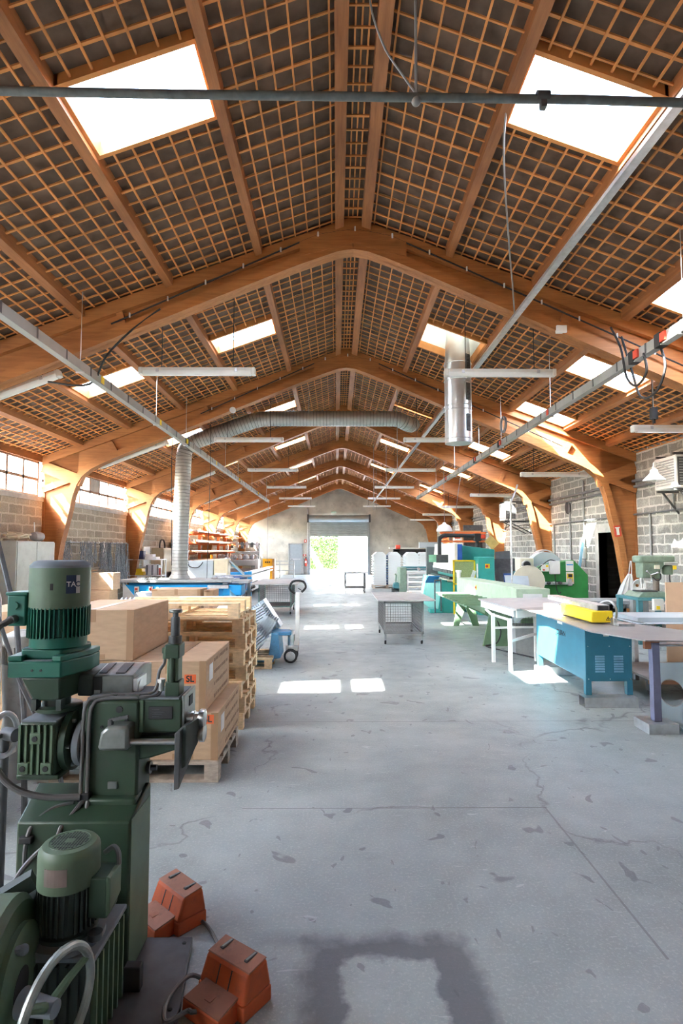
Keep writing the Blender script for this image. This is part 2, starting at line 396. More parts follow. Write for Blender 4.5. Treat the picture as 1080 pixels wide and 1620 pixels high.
# portal frames
def frame_profile(w, s):
    T = abs(RX-w); k = .43*4.52/(T-1.98)
    z0 = 3.84
    inner = [(.16,0),(.34,.96),(.46,1.81),(.60,2.41),(.68,2.83),(.755,3.06),(.87,3.26),(1.05,3.42),(1.27,3.53),(1.65,3.70),(1.98,z0)]
    for o in (3.0,4.2,T-.75): inner.append((o, z0+k*(o-1.98)))
    inner += [(T-.45,5.58),(T-.2,5.67),(T,5.70)]
    return [(w+s*o, z) for o, z in inner]
def strip(mb, path, w, h, flip):
    L = []
    for i, p in enumerate(path):
        a = path[max(i-1,0)]; b = path[min(i+1,len(path)-1)]
        d = Vector((b[0]-a[0], b[1]-a[1])).normalized(); n = Vector((-d.y,d.x))*flip
        L.append((p, (p[0]+n.x*w, p[1]+n.y*w)))
    for (a0,a1),(b0,b1) in zip(L, L[1:]): mb.prism([a0,b0,b1,a1], 'y', .075-h, .075+h)
for n, y in enumerate(FY):
    if n == 0:
        web = MB()
        inn = {}
        for w, s in ((WL,1),(WR,-1)):
            pr = frame_profile(w, s); inn[s] = pr
            out = [(w, 0), (w, rz(w)+.06), (RX, RZ+.06)]
            def oz(x): return rz(x)+.06
            # web as quads between the inner path and the outside
            for (xa,za),(xb,zb) in zip(pr, pr[1:]):
                if zb <= 2.9: web.prism([(w,za),(xa,za),(xb,zb),(w,zb)], 'y', .055, .095)
                elif za < 3.1: web.prism([(w,za),(xa,za),(xb,zb),(xb,oz(xb)),(w,oz(w))], 'y', .055, .095)
                else: web.prism([(xa,za),(xb,zb),(xb,oz(xb)),(xa,oz(xa))], 'y', .055, .095)
        root = struct(web.build('portal_frame', M_wood))
        for s, w in ((1,WL),(-1,WR)):
            f = MB(); strip(f, inn[s], .13, .105, 1 if s == 1 else -1); f.build('inner_flange', M_wood, root)
            f = MB(); f.prism([(w,0),(w+s*.05,0),(w+s*.05,2.9),(w,2.9)], 'y', .03, .12)
            xs = [w, w+s*2.2, w+s*4.4, RX]
            for xa, xb in zip(xs, xs[1:]): f.prism([(xa,rz(xa)+.06),(xb,rz(xb)+.06),(xb,rz(xb)-.12),(xa,rz(xa)-.12)], 'y', -.025, .175)
            f.build('outer_flange', M_wood, root)
            for p, q, wd in (((.0,3.47),(.84,3.16),.25),((.0,2.96),(.62,3.20),.13),((1.60,3.76),(1.45,4.02),.11),((3.6,4.60),(3.52,4.86),.09)):
                f = MB(); f.bar((w+s*p[0],.075,p[1]), (w+s*q[0],.075,q[1]), wd, .17, up=(0,1,0)); f.build('brace', M_wood, root)
        f = MB(); f.prism([(RX-.75,5.46),(RX+.75,5.46),(RX+.62,5.93),(RX,6.1),(RX-.62,5.93)][0:0] or [(RX-.72,5.60),(RX-.45,5.66),(RX,5.78),(RX+.45,5.66),(RX+.72,5.60),(RX+.72,5.88),(RX,6.12),(RX-.72,5.88)], 'y', -.04, .19)
        f.build('apex_plate', M_wood, root)
        root.location.y = y
    else:
        c = dup(root); c.location.y = y

# walls
m = MB().box(WL-.2, WL, Y0, Y1, 0, 2.72); wl_ = struct(m.build('wall_left', M_blockL))
m = MB().box(WL-.22, WL+.03, Y0, Y1, 2.70, 2.80); m.build('sill', M_conc2, wl_)
m = MB().box(WL-.16, WL-.02, Y0, Y1, 3.57, 3.80); m.build('head_board', M_purl, wl_)
DY0, DY1, DZ = 13.05, 14.35, 2.08
m = MB().box(WR, WR+.2, Y0, DY0, 0, 3.95).box(WR, WR+.2, DY1, Y1, 0, 3.95).box(WR, WR+.2, DY0, DY1, DZ+.22, 3.95)
wr_ = struct(m.build('wall_right', M_blockR))
MB().box(WR-.012, WR+.2, DY0-.2, DY1+.2, DZ, DZ+.22).box(WR-.012, WR+.2, DY1, DY1+.18, 0, DZ).box(WR-.012, WR+.2, DY0-.18, DY0, 0, DZ).build('door_lintel', M_conc2, wr_)
M_dimwall = block_mat('dim_store_blocks', (.16,.15,.14), (.2,.19,.18), (.24,.23,.22), (1,2), .5)  # shade of the dark room behind the doorway put into the block colour
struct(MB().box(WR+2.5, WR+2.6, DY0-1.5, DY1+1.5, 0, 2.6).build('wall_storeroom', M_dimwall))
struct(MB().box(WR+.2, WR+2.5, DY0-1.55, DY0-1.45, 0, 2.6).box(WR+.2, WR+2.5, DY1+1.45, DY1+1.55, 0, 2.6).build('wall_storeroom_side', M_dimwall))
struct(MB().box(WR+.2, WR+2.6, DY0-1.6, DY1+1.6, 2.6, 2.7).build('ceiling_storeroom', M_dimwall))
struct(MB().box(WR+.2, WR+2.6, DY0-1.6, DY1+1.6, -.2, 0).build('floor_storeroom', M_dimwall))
RDX0, RDX1, RDZ = -1.80, 2.12, 3.95
m = MB()
m.prism([(WL,0),(RDX0,0),(RDX0,RDZ),(RDX0,rz(RDX0)+.12),(WL,rz(WL)+.12)], 'y', Y1, Y1+.2)
m.prism([(RDX1,0),(WR,0),(WR,rz(WR)+.12),(RDX1,rz(RDX1)+.12)], 'y', Y1, Y1+.2)
m.prism([(RDX0,RDZ),(RDX1,RDZ),(RDX1,rz(RDX1)+.12),(RX,RZ+.12),(RDX0,rz(RDX0)+.12)], 'y', Y1, Y1+.2)
struct(m.build('wall_back', M_conc))
m = MB()
m.prism([(WL,0),(WR,0),(WR,rz(WR)+.12),(RX,RZ+.12),(WL,rz(WL)+.12)], 'y', Y0-.2, Y0)
struct(m.build('wall_front', M_blockX))
# left windows
for n in range(8):
    a = (FY[n-1]+.15) if n else -2.4; b = FY[n]
    a += .04; b -= .04; cnt = 8; f = MB(); x = WL-.09
    f.box(x-.03,x+.03,a,b,2.80,2.85).box(x-.03,x+.03,a,b,3.535,3.57).box(x-.03,x+.03,a,a+.05,2.8,3.57).box(x-.03,x+.03,b-.05,b,2.8,3.57)
    f.box(x-.02,x+.02,a,b,3.155,3.21)
    for i in range(1,cnt): yy = a+(b-a)*i/cnt; f.box(x-.02,x+.02,yy-.03,yy+.03,2.8,3.57)
    o = struct(f.build('window_%d' % (n+1), M_steelwin))
    MB().box(x-.004,x+.004,a,b,2.82,3.55).build('pane', M_glass, o)
    if n == 3:
        yy = a+(b-a)*4.5/cnt; MB().box(x-.015,x+.012,yy-.3,yy+.3,3.2,3.54).build('blank_panel', M_conc2, o)
# roller door in the back wall
sh = MB(); zt = 2.62; k = 0
zz = zt
while zz < 3.55:
    sh.prism([(Y1-.06,zz),(Y1-.085,zz+.015),(Y1-.085,zz+.065),(Y1-.06,zz+.08),(Y1-.05,zz+.08),(Y1-.05,zz)], 'x', RDX0+.03, RDX1-.03); zz += .08
M_shutter = mat('shutter_grey', (.42,.47,.49), .45, .3, var=.1, scale=3)
o = struct(sh.build('door_1', M_shutter))
MB().lathe([(.23,0),(.23,RDX1-RDX0+.1)], (RDX0-.05,Y1-.27,3.75), (1,0,0), 20).build('shutter_roll', M_shutter, o)
MB().box(RDX0-.12,RDX0+.03,Y1-.1,Y1+.02,0,4.0).build('guide_rail', M_grey, o)
MB().box(RDX1-.03,RDX1+.12,Y1-.1,Y1+.02,0,4.0).build('guide_rail', M_grey, o)
MB().box(RDX0-.16,RDX0-.05,Y1-.52,Y1,3.5,4.03).box(RDX1+.05,RDX1+.16,Y1-.52,Y1,3.5,4.03).build('end_plate', M_dark, o)
MB().box(RDX0+.02,RDX1-.02,Y1-.1,Y1-.04,zt-.07,zt).build('bottom_rail', M_grey, o)
# personnel door
M_doorgrey = mat('door_grey', (.34,.39,.43), .5, var=.06)
o = struct(MB().box(-3.16,-2.36,Y1-.05,Y1-.01,.02,2.0).build('door_2', M_doorgrey, bevel=.004))
MB().box(-3.24,-3.16,Y1-.08,Y1,0,2.08).box(-2.36,-2.28,Y1-.08,Y1,0,2.08).box(-3.24,-2.28,Y1-.08,Y1,2.0,2.08).build('door_frame', M_grey, o)
MB().box(-3.1,-2.42,Y1-.075,Y1-.045,1.0,1.06).build('push_bar', M_galv, o)
MB().cyl((-3.06,Y1-.1,1.02),(-2.94,Y1-.1,1.02),.015).build('door_handle', M_dark, o)

# outside the roller door
M_pave = mat('pale_paving', (.62,.60,.56), .9, var=.1, scale=1)
struct(MB().box(-14, 16, Y1+.2, 62, -.22, -.02).build('ground', M_pave))
struct(MB().box(-14, 16, -20, Y0-2, -.22, -.02).build('ground_front', M_pave))
b = thing('building', 'white rendered building seen bright through the roller door', 'building', (2.0,52,0))
MB().box(.1,9,52,58,0,5.2).build('wall', mat('white_render', (.82,.80,.76), .9, var=.05), b)
w = MB().box(.75,1.55,51.9,52.02,.55,1.75).build('window', M_white, b)
MB().box(.81,1.49,51.88,51.91,.61,1.69).build('pane', mat('dark_pane', (.012,.016,.022), .5), w)
MB().box(2.55,3.25,51.93,52.0,0,2.0).build('door', mat('pale_door', (.6,.6,.58), .6), b)
def leaf_cluster(n, box, size, seed):
    r = random.Random(seed); mb = MB()
    for _ in range(n):
        c = Vector([r.uniform(box[i][0], box[i][1]) for i in range(3)]); s = size*r.uniform(.6,1.3)
        a = Vector((r.gauss(0,1),r.gauss(0,1),r.gauss(0,1))).normalized(); q = a.orthogonal().normalized()*s; p = a.cross(q).normalized()*s*.6
        mb.add([c-q, c+p, c+q, c-p], [(0,1,2,3)])
    return mb
h = thing('hedge', 'leafy green hedge in sunlight beyond the roller door', 'hedge', (-1.0,47,0))
MB().box(-3.2,.1,47.2,48.1,.1,2.6).build('stem', mat('hedge_core', (.025,.05,.008), .9, var=.5, scale=3), h)
M_leaf = mat('hedge_leaf', (.045,.115,.010), .6, var=.5, scale=3)
leaf_cluster(5200, ((-3.3,.25),(46.75,48.2),(0.05,2.95)), .085, 3).build('foliage', M_leaf, h)
tag(MB().prism([(-2.6,2.3),(-2.25,2.4),(-.85,0),(-1.4,0)], 'y', 44.6, 44.75).build('ramp_wall', mat('white_render', (.82,.8,.76)), None), 'white sloping wall in front of the green hedge outside', 'wall')
for n_, (x, y) in enumerate(((-6,57),(12.2,60),(-10.5,50))):
    t = thing('tree', ['tree rising behind the hedge outside the roller door','tree at the right of the white building outside','tree far left of the hedge outside'][n_], 'tree', (x,y,0))
    MB().tube([(x,y,0),(x+.1,y,2),(x,y+.1,4)], [.2,.16,.1]).build('trunk', mat('bark', (.2,.14,.1), .9), t)
    leaf_cluster(900, ((x-1.9,x+1.9),(y-1.5,y+1.5),(2.2,5.8)), .22, 10+n_).build('crown', M_leaf, t)
# ---------------------------------------------------------------- overhead services
ORD = ['first','second','third','fourth','fifth','sixth','seventh','farthest']
M_diff = mat('lamp_diffuser', (.80,.81,.78), .3, var=.03)
M_cord = mat('grey_cord', (.30,.30,.29), .6, var=.05)
M_cable = mat('black_cable', (.03,.03,.032), .55, var=.1)
M_trunk = mat('trunking_grey', (.36,.37,.35), .5, .2, var=.12, scale=4)
M_red = mat('signal_red', (.62,.07,.035), .5, var=.08)
M_yellow = mat('safety_yellow', (.85,.62,.02), .45, var=.06)

def make_light(cx, y, z, tilt, label, group):
    t = thing('fluorescent_light', label, 'ceiling light', (0,0,0), group); L = 1.55
    MB().prism([(-.055,.0),(-.045,.05),(.045,.05),(.055,.0)], 'x', -L/2+.02, L/2-.02).build('housing', M_offwhite, t, .004)
    MB().prism([(-.052,.0),(-.05,-.03),(-.03,-.055),(.03,-.055),(.05,-.03),(.052,0)], 'x', -L/2+.03, L/2-.03).build('diffuser', M_diff, t)
    for s in (-1,1):
        MB().box(s*L/2-.03, s*L/2+.03, -.057, .057, -.05, .052).build('end_cap', M_offwhite, t, .012)
        MB().box(s*L*.35-.02, s*L*.35+.02, -.06, .06, -.015, .03).build('clip', M_galv, t)
        x = s*L*.32; zt = rz(cx+x*math.cos(tilt))+.06-(z+math.sin(-tilt)*x)
        c, sn = math.cos(tilt), math.sin(tilt)
        if zt > .05: MB().tube([(x,0,.05),(x+sn*.0,0,zt)], .006, 5).build('cord', M_cable, t)
    t.location = (cx, y, z); t.rotation_euler.y = tilt; return t
for i, y in enumerate(FY[:7]):
    if i == 0: continue
    n = i-1
    make_light(-2.03 if n else -1.93, y+(.32 if n == 0 else .62), 4.12 if n == 0 else 4.2, 0, 'white fluorescent light left of the ridge, %s from the camera' % ORD[n], 'lights left of the ridge')
    make_light(2.36, y+.6, 4.2, 0, 'white fluorescent light right of the ridge, %s from the camera' % ORD[n], 'lights right of the ridge')
    make_light(-4.56, y+.3, 3.80, -math.atan(.38), 'sloping fluorescent light along the left rafter, %s from the camera' % ORD[n], 'sloping lights along the left rafters')
    make_light(5.08, y+.65, 3.40, 0, 'low fluorescent light near the right wall, %s from the camera' % ORD[n], 'low lights near the right wall')
# cable trunking along both sides
def trunk(x, z, ya, yb, label, stick, rods):
    t = thing('cable_trunking', label, 'cable trunking', (x,ya,z))
    MB().box(x-.03,x+.03,ya,yb,z-.06,z+.06).box(x-.045,x+.045,ya,yb,z-.072,z-.06).build('trough', M_trunk, t, .004)
    k = 0; y = ya+.3; first = None
    while y < yb:
        if first is None: first = MB().box(x-.034,x+.034,y-.015,y+.015,z-.062,z+.063).build('joint_band', M_dark, t); fy = y
        else:
            c = dup(first, t); c.location.y = y-fy
        y += .66
    for yy, m, big in stick:
        s_ = -1 if x > 0 else 1
        if big: MB().box(x-.05,x+.05,yy,yy+.11,z-.075,z+.075).build('tap_off_box', M_black, t, .004)
        xx = x+s_*.033
        MB().box(min(xx,xx+s_*(.022 if big else .004)),max(xx,xx+s_*(.022 if big else .004)),yy-.10,yy-.005,z-.045,z+.05).build('sticker', m, t)
    for yy in rods:
        MB().tube([(x,yy,z+.06),(x,yy,rz(x)+.06)], .006, 5).box(x-.05,x+.05,yy-.015,yy+.015,z-.085,z-.07).build('hanger', M_galv, t)
    return t
trunk(-3.2, 3.94, 1.0, 26.8, 'grey cable trunking with yellow stickers hanging along the left side', [(7.65,M_yellow,0),(10.2,M_yellow,0),(12.0,M_yellow,1),(15.0,M_yellow,0),(18.5,M_yellow,1),(23,M_yellow,1)], [3.2,7.0,10.0,12.0,16.3,18.4,21.5,26])
trunk(3.52, 3.92, 2.0, 24.7, 'grey cable trunking with red stickers hanging along the right side', [(5.95,M_red,1),(6.5,M_red,1),(5.4,M_red,0),(9.3,M_red,0),(12.0,M_red,1),(14.2,M_red,1),(18,M_red,1)], [3.6,5.6,9.2,12.0,13.9,16.8,20,24])
for (pts, nm, lab) in (
  ([(3.42,6.9,4.42),(3.46,6.75,4.1),(3.44,6.6,3.7),(3.42,6.35,3.52),(3.43,6.15,3.62),(3.46,6.25,3.86)], 'looped_cable', 'black power cable looping below the right trunking, upper loop'),
  ([(3.55,6.9,4.3),(3.56,6.7,3.8),(3.52,6.45,3.42),(3.5,6.1,3.38),(3.52,5.95,3.6),(3.54,6.05,3.86)], 'looped_cable', 'black power cable looping below the right trunking, lower loop'),
  ([(-2.35,7.42,4.86),(-2.55,7.43,4.72),(-2.8,7.42,4.5),(-3.05,7.4,4.2),(-3.3,7.5,3.86),(-3.9,7.6,3.92)], 'looped_cable', 'black cable bent from the first frame down to the left trunking')):
    tag(MB().tube(smooth(pts), .014, 6).build(nm, M_cable), lab, 'cable')
co = MB()
for i in range(5): co.tube([(3.45+.02*math.sin(i*2), 11.6+(.16+.008*i)*math.cos(t*PI/9+i), 4.24+(.17-.006*i)*math.sin(t*PI/9+i)) for t in range(18)], .010, 5, True)
tag(co.build('cable_coil', M_cord), 'grey coil of cable sitting on top of the right trunking', 'cable coil')
# steel conduit, tie pipe, cords
tag(MB().box(2.375,2.425,2.2,38.4,4.765,4.815).box(2.36,2.44,2.2,38.4,4.755,4.765).build('steel_conduit', M_galv), 'long straight galvanised conduit running under the frames right of the ridge', 'conduit')
t = thing('tie_pipe', 'horizontal steel pipe hanging across the hall near the top', 'pipe', (0,3.4,4.5))
MB().tube([(-4.05,3.4,4.545),(-1,3.4,4.505),(1.5,3.4,4.49),(3.95,3.4,4.43)], .026, 12).build('pipe', mat('dull_pipe', (.16,.18,.18), .6, .3, var=.25, scale=15), t)
MB().tube([(.5,3.4,4.49),(.5,3.38,5.2),(.47,3.4,6.05)], .009, 6).build('suspension_cord', M_cord, t)
MB().tube(smooth([(.5,3.4,4.52),(.42,3.42,4.66),(.3,3.5,4.95),(.22,3.6,5.4),(.24,3.6,6.0)]), .007, 6).build('suspension_cord', M_cord, t)
MB().cyl((1.26,3.4,4.505),(1.34,3.4,4.505),.036).box(1.285,1.32,3.38,3.42,4.43,4.50).build('pipe_clamp', M_dark, t)
MB().ball((.5,3.4,4.47), .03).build('knot', M_cord, t)
for pts, r, m, lab in (
  ([(1.52,4.78,rz(1.52)+.06),(1.6,5.2,5.42),(1.95,6.2,5.08),(2.2,6.9,5.0),(2.38,7.4,4.81)], .010, M_cord, 'grey cord hanging from the purlin down to the long conduit'),
  ([(1.5,13.9,rz(1.5)+.12),(1.5,13.9,3.62)], .009, M_cord, 'long grey pull cord hanging beside the end of the bent duct'),
  ([(1.78,20.2,rz(1.78)+.12),(1.78,20.2,3.3)], .010, M_cord, 'thin pull cord hanging right of the ridge below the third frame'),
  ([(1.45,22,rz(1.45)+.12),(1.45,22,3.2)], .010, M_cord, 'thin pull cord hanging near the ridge, far bays, left of two'),
  ([(1.75,25,rz(1.75)+.12),(1.75,25,3.4)], .010, M_cord, 'thin pull cord hanging near the ridge, far bays, right of two'),
  ([(4.25,18.8,rz(4.25)+.06),(4.0,18.7,3.4),(3.75,18.6,1.3)], .010, M_cord, 'grey cord dropping to the yellow guard of the press brake'),
  ([(-3.2,26.7,3.9),(-3.22,26.7,2.6),(-3.24,26.7,1.15)], .012, M_cord, 'hanging cord with plug at the end of the left trunking'),
  ([(-3.75,12.9,rz(-3.75)+.12),(-3.75,12.9,3.2),(-3.72,12.95,1.3)], .008, M_cable, 'dark cord hanging from the roof right of the upright duct'),
  ([(-2.9,13.0,rz(-2.9)+.12),(-2.9,13.0,3.1),(-2.95,13.05,1.0)], .007, M_cable, 'thin dark cord hanging a step further right of the upright duct')):
    tag(MB().tube(smooth(pts,4), r, 6).build('pull_cable', m), lab, 'cord')
t = thing('pendant_plug', 'black plug hanging on a cord below the right rafter', 'plug', (4.4,7.75,3.5))
MB().tube([(4.4,7.75,rz(4.4)+.06),(4.4,7.75,3.62)], .008, 6).build('cord', M_cord, t)
MB().cyl((4.4,7.75,3.46),(4.4,7.75,3.62),.055,.05).cyl((4.4,7.75,3.40),(4.4,7.75,3.46),.02).build('plug_body', M_black, t)
tag(MB().cyl((-2.29,12.39,4.73),(-2.29,12.45,4.73),.07,.06,18).build('smoke_detector', M_white), 'round white detector on the second roof frame', 'detector')
tag(MB().box(2.94,3.08,7.39,7.45,4.55,4.65).build('junction_box', M_white, bevel=.008), 'small white junction box under the nearest roof frame', 'junction box')
# cable with white clips following each of the two nearest frames
for n, y in ((0,7.45),(1,12.45)):
    pts = []
    for x in [-3.0+.25*i for i in range(34)]:
        if x > 5.2: break
        d = abs(x-.22); z = 5.70-.435*max(0,d-.5)-.0 if d > .5 else 5.78-.16*d
        pts.append((x, y-.03, z+.20-.02*d))
    t = thing('frame_cable', 'dark cable with white clips along the %s roof frame' % ['nearest','second'][n], 'cable', pts[0])
    MB().tube(pts, .011, 6).build('cable', M_cable, t)
    for p in pts[1::2]: MB().cyl((p[0],p[1]-.02,p[2]-.03),(p[0],p[1]-.02,p[2]+.03),.012,n=8).build('clip', M_white, t)

# bent ventilation duct
def rings(mb, pts, r, step, rr):
    pts = [Vector(p) for p in pts]; acc = 0
    for a, b in zip(pts, pts[1:]):
        d = (b-a); L = d.length; d.normalize(); u = d.orthogonal().normalized(); v = d.cross(u)
        s = step-acc
        while s <= L:
            c = a+d*s; mb.tube([c+(u*math.cos(q*PI/10)+v*math.sin(q*PI/10))*r for q in range(20)], rr, 4, True); s += step
        acc = (acc+L) % step
dp = [(-3.95,14.45,.96),(-3.93,14.45,3.0),(-3.9,14.45,4.05),(-3.86,14.45,4.22),(-3.74,14.45,4.36),(-3.55,14.45,4.45),(-2.1,14.45,4.97),(-1.9,14.45,5.01),(-1.7,14.45,5.02),(1.45,14.45,5.02),(1.62,14.46,5.0),(1.8,14.55,4.93),(1.95,14.75,4.93),(2.02,15.0,5.0),(2.03,15.2,5.03)]
t = thing('ventilation_duct', 'corrugated steel duct rising from the blue bench and crossing under the ridge', 'duct', (-3.95,14.45,.95))
M_duct = mat('duct_steel', (.50,.50,.47), .42, .55, var=.12, scale=10)
MB().tube(dp[:3], .195, 28).build('upright_run', M_duct, t); MB().tube(dp[2:9], .195, 28).build('elbow_run', M_duct, t); MB().tube(dp[8:], .195, 28).build('cross_run', M_duct, t)
rg = MB(); rings(rg, dp, .197, .085, .012); rg.build('seam', mat('seam_steel', (.33,.33,.31), .4, .6), t)
for i in (0,1): MB().tube([(-2.6+i*1.9,14.25,5.1 if i else 4.8),(-2.6+i*1.9,14.25,rz(-2.6+i*1.9)+.06)], .008, 6).build('hanger', M_cord, t)
MB().lathe([(.26,0),(.26,.03),(.2,.12),(.2,.2)], (-3.95,14.45,.93)).build('collar', M_duct, t)
# flue through the roof
cx, cy = 2.28, 10.5
t = thing('flue', 'vertical stainless flue with dark slots hanging from the roof opening', 'flue', (cx,cy,3.63))
M_flue = mat('flue_steel', (.66,.68,.69), .34, .8, var=.1, scale=5)
MB().lathe([(.235,0),(.25,.0),(.25,1.55),(.235,1.55),(.235,1.6),(.21,2.05),(.21,2.2)], (cx,cy,3.63), n=32).build('pipe', M_flue, t)
for z in (.08,.62,.70,1.18,1.27,1.5): MB().tube([(cx+.253*math.cos(q*PI/16),cy+.253*math.sin(q*PI/16),3.63+z) for q in range(32)], .008, 5, True).build('band', M_flue, t)
for z in (.20,.78,1.32):
    a = -PI/2+.62; s = MB().at((cx+.247*math.cos(a),cy+.247*math.sin(a),3.63+z), a)
    s.box(0,.012,-.05,.05,0,.32); o = s.build('slot', M_dark, t)
    g = MB().at((cx+.247*math.cos(a),cy+.247*math.sin(a),3.63+z), a)
    for k in range(12): g.box(.010,.017,-.042,.042,.015+k*.025,.024+k*.025)
    g.build('louvre', M_black, o)
# ---------------------------------------------------------------- shared kinds
M_card = mat('cardboard', (.54,.37,.235), .85, var=.1, scale=9, stretch=(1,1,4))
M_tape = mat('brown_tape', (.40,.24,.13), .35, var=.06)
M_paper = mat('paper', (.80,.80,.80), .7, var=.03)
M_ink = mat('ink', (.02,.02,.022), .6, var=0)
M_inkp = mat('box_print', (.30,.19,.12), .8, var=0)
M_orange = mat('label_orange', (.85,.16,.045), .6, var=.03)
M_pal = mat('pallet_wood', (.80,.60,.37), .75, var=.25, scale=5, stretch=(3,3,8))
M_palold = mat('pallet_wood_grey', (.45,.38,.31), .85, var=.3, scale=5, stretch=(3,3,8))
M_sheet = mat('zinc_sheet', (.58,.68,.75), .38, .25, var=.10, scale=3)
M_sheetw = mat('pale_sheet', (.74,.77,.77), .4, .15, var=.06, scale=3)
M_blue = mat('machine_blue', (.02,.28,.62), .4, var=.1, scale=6)
M_navy = mat('machine_navy', (.02,.07,.22), .4, var=.15, scale=6)
M_ltblue = mat('enamel_blue', (.20,.42,.58), .4, var=.1, scale=6)

def pallet_parts(t, m, L=1.2, W=.8):        # origin at one corner, L along x, W along y
    xs = (0, L/2-.05, L-.10); ys = (0, W/2-.05, W-.10)
    for y in ys: MB().box(0,L,y,y+.10,0,.022).build('bottom_board', m, t)
    for y in ys:
        for x in xs: MB().box(x,x+.10,y,y+.10,.022,.10).build('block', m, t)
    for x in xs: MB().box(x,x+.10,0,W,.10,.122).build('cross_board', m, t)
    n = 5
    for i in range(n):
        y = (W-.10)*i/(n-1); MB().box(0,L,y,y+.10,.122,.144).build('deck_board', m, t)
def make_pallet(loc, m, label, group=None, rzv=0, L=1.2, W=.8):
    t = thing('wooden_pallet', label, 'pallet', (0,0,0), group); pallet_parts(t, m, L, W)
    return place(t, loc, rzv)
pal0 = None
def copy_pallet(loc, label, group, rzv=0):
    c = dup(pal0); c['label'] = label
    if group: c['group'] = group
    elif 'group' in c.keys(): del c['group']
    return place(c, loc, rzv)

def carton(x0, x1, y0, y1, z0, z1, label, group=None, tape=1):
    t = thing('cardboard_box', label, 'cardboard box', ((x0+x1)/2,(y0+y1)/2,z0), group); e = .0015
    MB().box(x0,x1,y0,y1,z0,z1).build('carton', M_card, t, .006)
    if tape:
        xm = (x0+x1)/2
        MB().box(xm-.03,xm+.03,y0-e,y1+e,z1-.001,z1+e).build('top_tape', M_tape, t)
        MB().box(xm-.028,xm+.028,y0-e,y0+.002,z1-.09,z1).build('front_tape', M_tape, t)
        MB().box(xm-.05,xm+.10,y0-e*1.4,y0+.002,z0+.01,z0+.045).box(xm-.028,xm+.028,y0-e,y0+.002,z0,z0+.08).build('bottom_tape', M_tape, t)
        MB().box(x0-.001,x0+.09,y0-e,y0+.002,z1-.03,z1-.002).build('corner_tape', M_tape, t); MB().box(x1-.05,x1+.001,y0-e,y0+.002,z0,z1-.002).build('corner_tape', M_tape, t)
    return t
def sl_label(t, x, y, z):
    MB().box(x-.042,x+.042,y-.003,y-.0005,z-.032,z+.032).build('orange_label', M_orange, t)
    text('SL', .062, M_ink, t, (x,y-.0036,z), (PI/2,0,0), bold=.0016)
def print_side(t, x, y0, y1, z0, z1):
    m = MB(); r = random.Random(5)
    for i in range(4):
        z = z1-(z1-z0)*(i+.5)/4; y = y0+.28
        while y < y1-.08:
            w = r.uniform(.02,.06); m.box(x,x+.0012,y,y+w,z-.012+r.uniform(-.002,.002),z+.012); y += w+r.uniform(.012,.03)
    m.build('printed_lines', M_inkp, t)
    MB().box(x,x+.002,y0+.1,y0+.22,z1-.17,z1-.05).build('paper_label', M_paper, t)

# ---------------------------------------------------------------- boxes on the near pallet
make_pallet((-2.04,4.17,0), M_palold, 'weathered wooden pallet under the stacked cardboard boxes', L=1.2, W=.82)
b = carton(-1.40,-.852,4.2,5.1,.145,.478, 'cardboard box with orange SL sticker, lowest of the right stack on the pallet', 'cardboard boxes on the near pallet'); sl_label(b,-.925,4.2,.432); print_side(b,-.852,4.2,5.1,.145,.478)
b = carton(-1.485,-.945,4.21,5.1,.48,.845, 'cardboard box with orange SL sticker, on top of the right stack', 'cardboard boxes on the near pallet'); sl_label(b,-1.06,4.21,.715); print_side(b,-.945,4.21,5.1,.48,.845)
MB().box(-1.45,-1.345,4.206,4.2095,.69,.77).build('address_label', M_paper, b)
m = MB(); r_ = random.Random(3)
for i in range(8): m.box(-1.442,-1.442+r_.uniform(.03,.085),4.2052,4.206,.757-i*.008,.7595-i*.008)
m.build('printed_lines', M_ink, b)
carton(-2.04,-1.495,4.2,5.05,.145,.485, 'cardboard box at the bottom of the left stack on the near pallet', 'cardboard boxes on the near pallet')
carton(-2.03,-1.495,4.21,5.05,.487,.848, 'cardboard box in the middle of the left stack on the near pallet', 'cardboard boxes on the near pallet')
carton(-2.08,-1.475,4.2,5.06,.85,1.215, 'large cardboard box on top of the left stack behind the green machine', 'cardboard boxes on the near pallet')
# ---------------------------------------------------------------- pallet tower
pal0 = make_pallet((-2.06,5.36,0), M_pal, 'pale wooden pallet at the bottom of the pallet tower', 'pallets stacked in a tower')
names = ['second','third','fourth','fifth','sixth']
for i in range(1,7):
    lab = 'pale wooden pallet, %s from the bottom of the pallet tower' % names[i-1] if i < 6 else 'pale wooden pallet, second from the top of the pallet tower'
    copy_pallet((-2.06+[0,.01,-.015,.02,0,.012,-.01][i], 5.36+[0,.02,-.01,.015,0,.02,.01][i], .1445*i), lab, 'pallets stacked in a tower', [0,.006,-.008,.01,-.004,.008,-.012][i])
c = copy_pallet((-.84,5.92,1.0125+.144), 'pale wooden pallet lying upside down on top of the pallet tower', 'pallets stacked in a tower', 0)
c.rotation_euler = (PI,0,0); c.location = (-2.10,6.09,1.0125+.1455)
